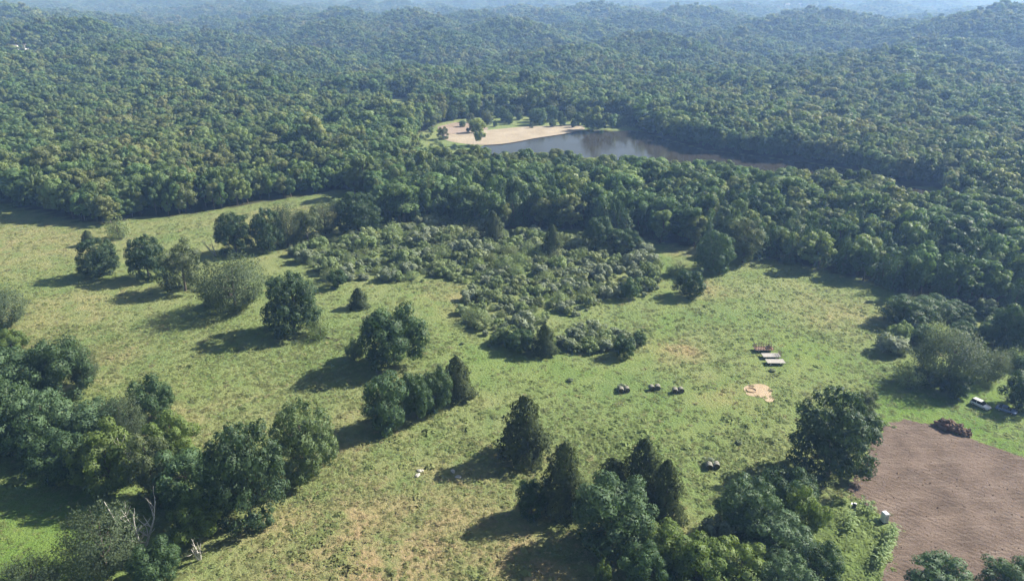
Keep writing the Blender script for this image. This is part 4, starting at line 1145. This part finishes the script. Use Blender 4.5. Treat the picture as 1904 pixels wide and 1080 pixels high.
(x, y), = TILLER
tl = link('garden_tiller', None, loc=(x, y, 0), rot=(0, 0, -.6))
MB().box((0, 0, .55), (.75, .5, .4), bevel=.06).build('engine', DARKP, tl)
MB().box((.05, 0, .82), (.55, .45, .16), bevel=.05).build('hood', WHITE, tl)
MB().box((-.5, 0, .5), (.4, .75, .1), ry=.2, bevel=.03).build('tine_guard', WHITE, tl)
tm2 = tyre(.3, .18, RUBBER); rm2 = MB().cyl((0, -.07, 0), (0, .07, 0), .18, .18, 14).mesh('wheel', STEEL)
for s in (-1, 1): wheel(tl, (.1, s * .38, .3), .3, .18, tm2, rm2)
hb = MB()
for s in (-1, 1): hb.cyl((.3, s * .2, .6), (1.9, s * .32, 1.15), .03, .03, 8)
hb.cyl((1.85, -.34, 1.13), (1.85, .34, 1.13), .03, .03, 8); hb.build('handlebar', DARKP, tl)
tag(tl, 'small black and white tiller with a long handle at the corner of the ploughed field', 'tiller')

HEAP = earth_mat('heaped_earth', (.13, .08, .06), (.19, .12, .09), (.30, .22, .16), 1.2)
CLOD = earth_mat('root_clods', (.16, .105, .075), (.25, .18, .13), (.40, .32, .24), 1.5)
(a0, a1), (b0, b1), (c0, c1) = MOUND
hp = link('earth_heap', None, loc=(b0, b1, 0))
ang = math.atan2(c1 - a1, c0 - a0)
link('mound', blob('mound', HEAP, 4, 4, .3, 2.2, (3.7, 1.5, 1.7)), hp, loc=(-.3, .1, .15), rot=(0, 0, ang))
cl = [blob('clod', CLOD, 20 + k, 2, .45, 1.8) for k in range(6)]
rr2 = random.Random(4)
for k in range(46):
    t = rr2.uniform(-1, 1); q = rr2.uniform(-1, 1)
    px_, py_ = t * 3.7, q * 1.4
    z_ = max(.1, 1.75 * max(0, 1 - t * t * .9 - q * q) ** .5 * (1.15 - .35 * t) - .1) + rr2.uniform(0, .25)
    s = rr2.uniform(.22, .55)
    link('clod', cl[k % 6], hp, loc=(math.cos(ang) * px_ - math.sin(ang) * py_, math.sin(ang) * px_ + math.cos(ang) * py_, z_), rot=(rr2.random() * 6, rr2.random() * 6, 0), scale=(s * 1.3, s, s * .9))
for k in range(9):
    t = rr2.uniform(-.9, .9); a = rr2.uniform(0, 6.28)
    link('root_stub', tube_mesh('root_stub', [limb(np.random.RandomState(k), (0, 0, 0), unit(np.array([math.cos(a), math.sin(a), .9])), rr2.uniform(.8, 1.7), .1, 4, .25)], DEADWOOD, 5), hp, loc=(math.cos(ang) * t * 3, math.sin(ang) * t * 3, 1.2 - t * .4))
cobs = [o for o in hp.children if o.name.startswith('clod')]
instance_nodes('soil_clods', clods, [cobs[0], cobs[1]])
tag(hp, 'jagged heap of brown earth and roots beside the ploughed field', 'heap')

# ---------------------------------------------------------------- vehicles
def paint(name, col, metal=.2):
    m, nt, p, out = nmat(name)
    p.inputs['Base Color'].default_value = (*col, 1); p.inputs['Roughness'].default_value = .28; p.inputs['Metallic'].default_value = metal
    p.inputs['Coat Weight'].default_value = .6; p.inputs['Coat Roughness'].default_value = .08
    return m
CARGLASS, nt, p, out = nmat('car_glass'); p.inputs['Base Color'].default_value = (.02, .025, .03, 1); p.inputs['Roughness'].default_value = .08
LIGHTM = simple('lamp_lens', (.75, .75, .72), .2, var=.02); TAIL = simple('tail_lens', (.35, .02, .02), .3, var=.05)
CHROME = simple('bumper', (.06, .06, .065), .5)
def car(x, y, rz, label, col, suv, name='parked_car'):
    """Nose towards +x."""
    root = link(name, None, loc=(x, y, 0), rot=(0, 0, rz))
    pm = paint('car_paint', col)
    L = 4.7; w = .9; top = 1.72 if suv else 1.44
    lower = [(-2.35, .42), (-2.3, .95 if suv else .85), (-1.9, 1.05 if suv else .95), (.75, 1.05 if suv else .95), (2.0, .92 if suv else .8), (2.33, .72), (2.33, .42), (1.9, .28), (-1.95, .28)]
    b = MB(); b.prism(lower, -w, w); bmesh.ops.bevel(b.bm, geom=b.bm.edges[:], offset=.07, segments=2, affect='EDGES'); b.build('body', pm, root, True)
    zb = 1.03 if suv else .93
    if suv: cab = [(-2.2, zb), (-2.0, top - .08), (-1.8, top), (.15, top), (.35, top - .05), (.95, zb)]
    else: cab = [(-1.75, zb), (-1.1, top - .05), (-.85, top), (.1, top), (.25, top - .04), (1.05, zb)]
    g = MB(); bm = g.bm
    def ring(y0, ins, pts):
        return [bm.verts.new((px_, y0 - math.copysign(ins * (pz - zb) / (top - zb), y0), pz)) for px_, pz in pts]
    f = ring(-w + .04, .16, cab); k = ring(w - .04, .16, cab); n = len(cab)
    bm.faces.new(f); bm.faces.new(k[::-1])
    for i in range(n): bm.faces.new((f[i], k[i], k[(i + 1) % n], f[(i + 1) % n]))
    gh = g.build('greenhouse', CARGLASS, root)
    xr0, xr1 = (-1.95, .3) if suv else (-1.0, .2)
    MB().box(((xr0 + xr1) / 2, 0, top + .02), (xr1 - xr0, 2 * (w - .2), .07), bevel=.03).build('roof', pm, root)
    for px_, pz0, pz1 in ((-.75, zb, top), ):
        for s in (-1, 1): MB().box((px_, s * (w - .115), (pz0 + pz1) / 2), (.1, .05, pz1 - pz0), rx=s * .22).build('pillar', pm, root)
    ct = tyre(.34, .22, RUBBER); cr_ = MB().cyl((0, -.09, 0), (0, .09, 0), .21, .21, 16).mesh('wheel', RIM)
    for q in (-1.4, 1.42):
        for s in (-1, 1): wheel(root, (q, s * .83, .34), .34, .22, ct, cr_)
    for s in (-1, 1):
        MB().box((2.28, s * .62, .7), (.12, .35, .14), bevel=.03).build('headlight', LIGHTM, root)
        MB().box((-2.29, s * .68, .8), (.1, .25, .2), bevel=.02).build('tail_light', TAIL, root)
        MB().box((.72, s * 1.0, 1.08 if suv else .98), (.14, .2, .13), bevel=.03).build('mirror', pm, root)
        MB().box((-.75, s * (w + .008), .68), (.02, .015, .5)).build('door_gap', CHROME, root)
    MB().box((2.33, 0, .42), (.1, 1.7, .2), bevel=.03).build('bumper', CHROME, root); MB().box((-2.35, 0, .45), (.1, 1.7, .2), bevel=.03).build('bumper', CHROME, root)
    return tag(root, label, 'car', 'cars parked at the right edge')
(a0, a1), (b0, b1), (c0, c1), (d0, d1) = CARS
car((a0 + b0) / 2 + .2, (a1 + b1) / 2 + .3, math.atan2(b1 - a1, b0 - a0), 'white parked car with its roof in full sun near the field edge', (.80, .80, .78), True)
car((c0 + d0) / 2, (c1 + d1) / 2 + .5, math.atan2(d1 - c1, d0 - c0), 'dark blue parked car in the tree shade at the right picture edge', (.22, .28, .42), False)

# ---------------------------------------------------------------- far houses
WALLW = simple('white_siding', (.78, .78, .76), .7, var=.06); ROOFG = simple('grey_shingles', (.26, .25, .25), .9, var=.2)
PANE = CARGLASS
def house(x, y, z, rz, label, L=12, W=8, H=5.2, s=1.):
    root = link('house', None, loc=(x, y, z), rot=(0, 0, rz), scale=(s, s, s))
    m = MB(); m.box((0, 0, H / 2 - .5), (L, W, H + 1)); m.build('wall', WALLW, root)
    MB().prism([(-W / 2, H), (W / 2, H), (0, H + 2.6)], -L / 2 + .01, L / 2 - .01).build('gable', WALLW, root, rot=(0, 0, math.pi / 2))
    rf = MB()
    for sg in (-1, 1): rf.box((0, sg * W * .27, H + 1.38), (L + .8, W * .66, .16), rx=-sg * math.atan2(2.6, W / 2))
    r_ = rf.build('roof', ROOFG, root)
    MB().box((L * .3, .4, H + 2.6), (.8, .8, 1.8)).build('chimney', simple('chimney_brick', (.3, .16, .12), .9), r_)
    for sd in (-1, 1):
        for zz in (1.5, 4.0):
            for k in (-.36, -.12, .12, .36):
                f = MB().box((k * L, sd * (W / 2 + .03), zz), (1.2, .08, 1.4)).build('window', WHITE, root)
                MB().box((k * L, sd * (W / 2 + .06), zz), (1.0, .08, 1.2)).build('pane', PANE, f)
    MB().box((0, -W / 2 - .05, 1.05), (1.1, .1, 2.1)).build('door', OLDWOOD, root)
    return tag(root, label, 'house', 'white houses amid the far woods')
hl = ['leftmost white house at the clearing below the left ridge', 'middle white house at the clearing below the left ridge', 'right-hand white house at the clearing below the left ridge',
      'white house in the far left woods, left one of two', 'white house in the far left woods, right one of two', 'far white house near the right horizon, left one', 'far white house near the right horizon, right one', 'farthest white house at the hazy top of the picture']
for i, (x, y) in enumerate(HOUSES):
    house(x, y, float(hgt(x, y)) + (9 if i > 4 else 4), [.2, -.4, .6, .3, -.2, .1, .5, 0][i], hl[i], s=.85 if i < 5 else 1.5)

# ---------------------------------------------------------------- haze
hz, nt, p, out = nmat('haze_air')
nt.nodes.remove(p)
pv = node(nt, 'ShaderNodeVolumePrincipled')
pv.inputs['Color'].default_value = (.31, .53, 1.0, 1)
pv.inputs['Absorption Color'].default_value = (1, 1, 1, 1)
pv.inputs['Density'].default_value = HAZE_DENSITY
pv.inputs['Anisotropy'].default_value = .25
nt.links.new(pv.outputs[0], out.inputs['Volume'])
top = max(float(gz.max()) + 40, 112); bot = float(gz.min()) - 1
hm = MB().box((0, 0, (top + bot) / 2), (15800, 16400, top - bot)).mesh('haze', hz)
h_o = setting(link('haze', hm), 'stuff', 'blue-white summer haze over the woods')
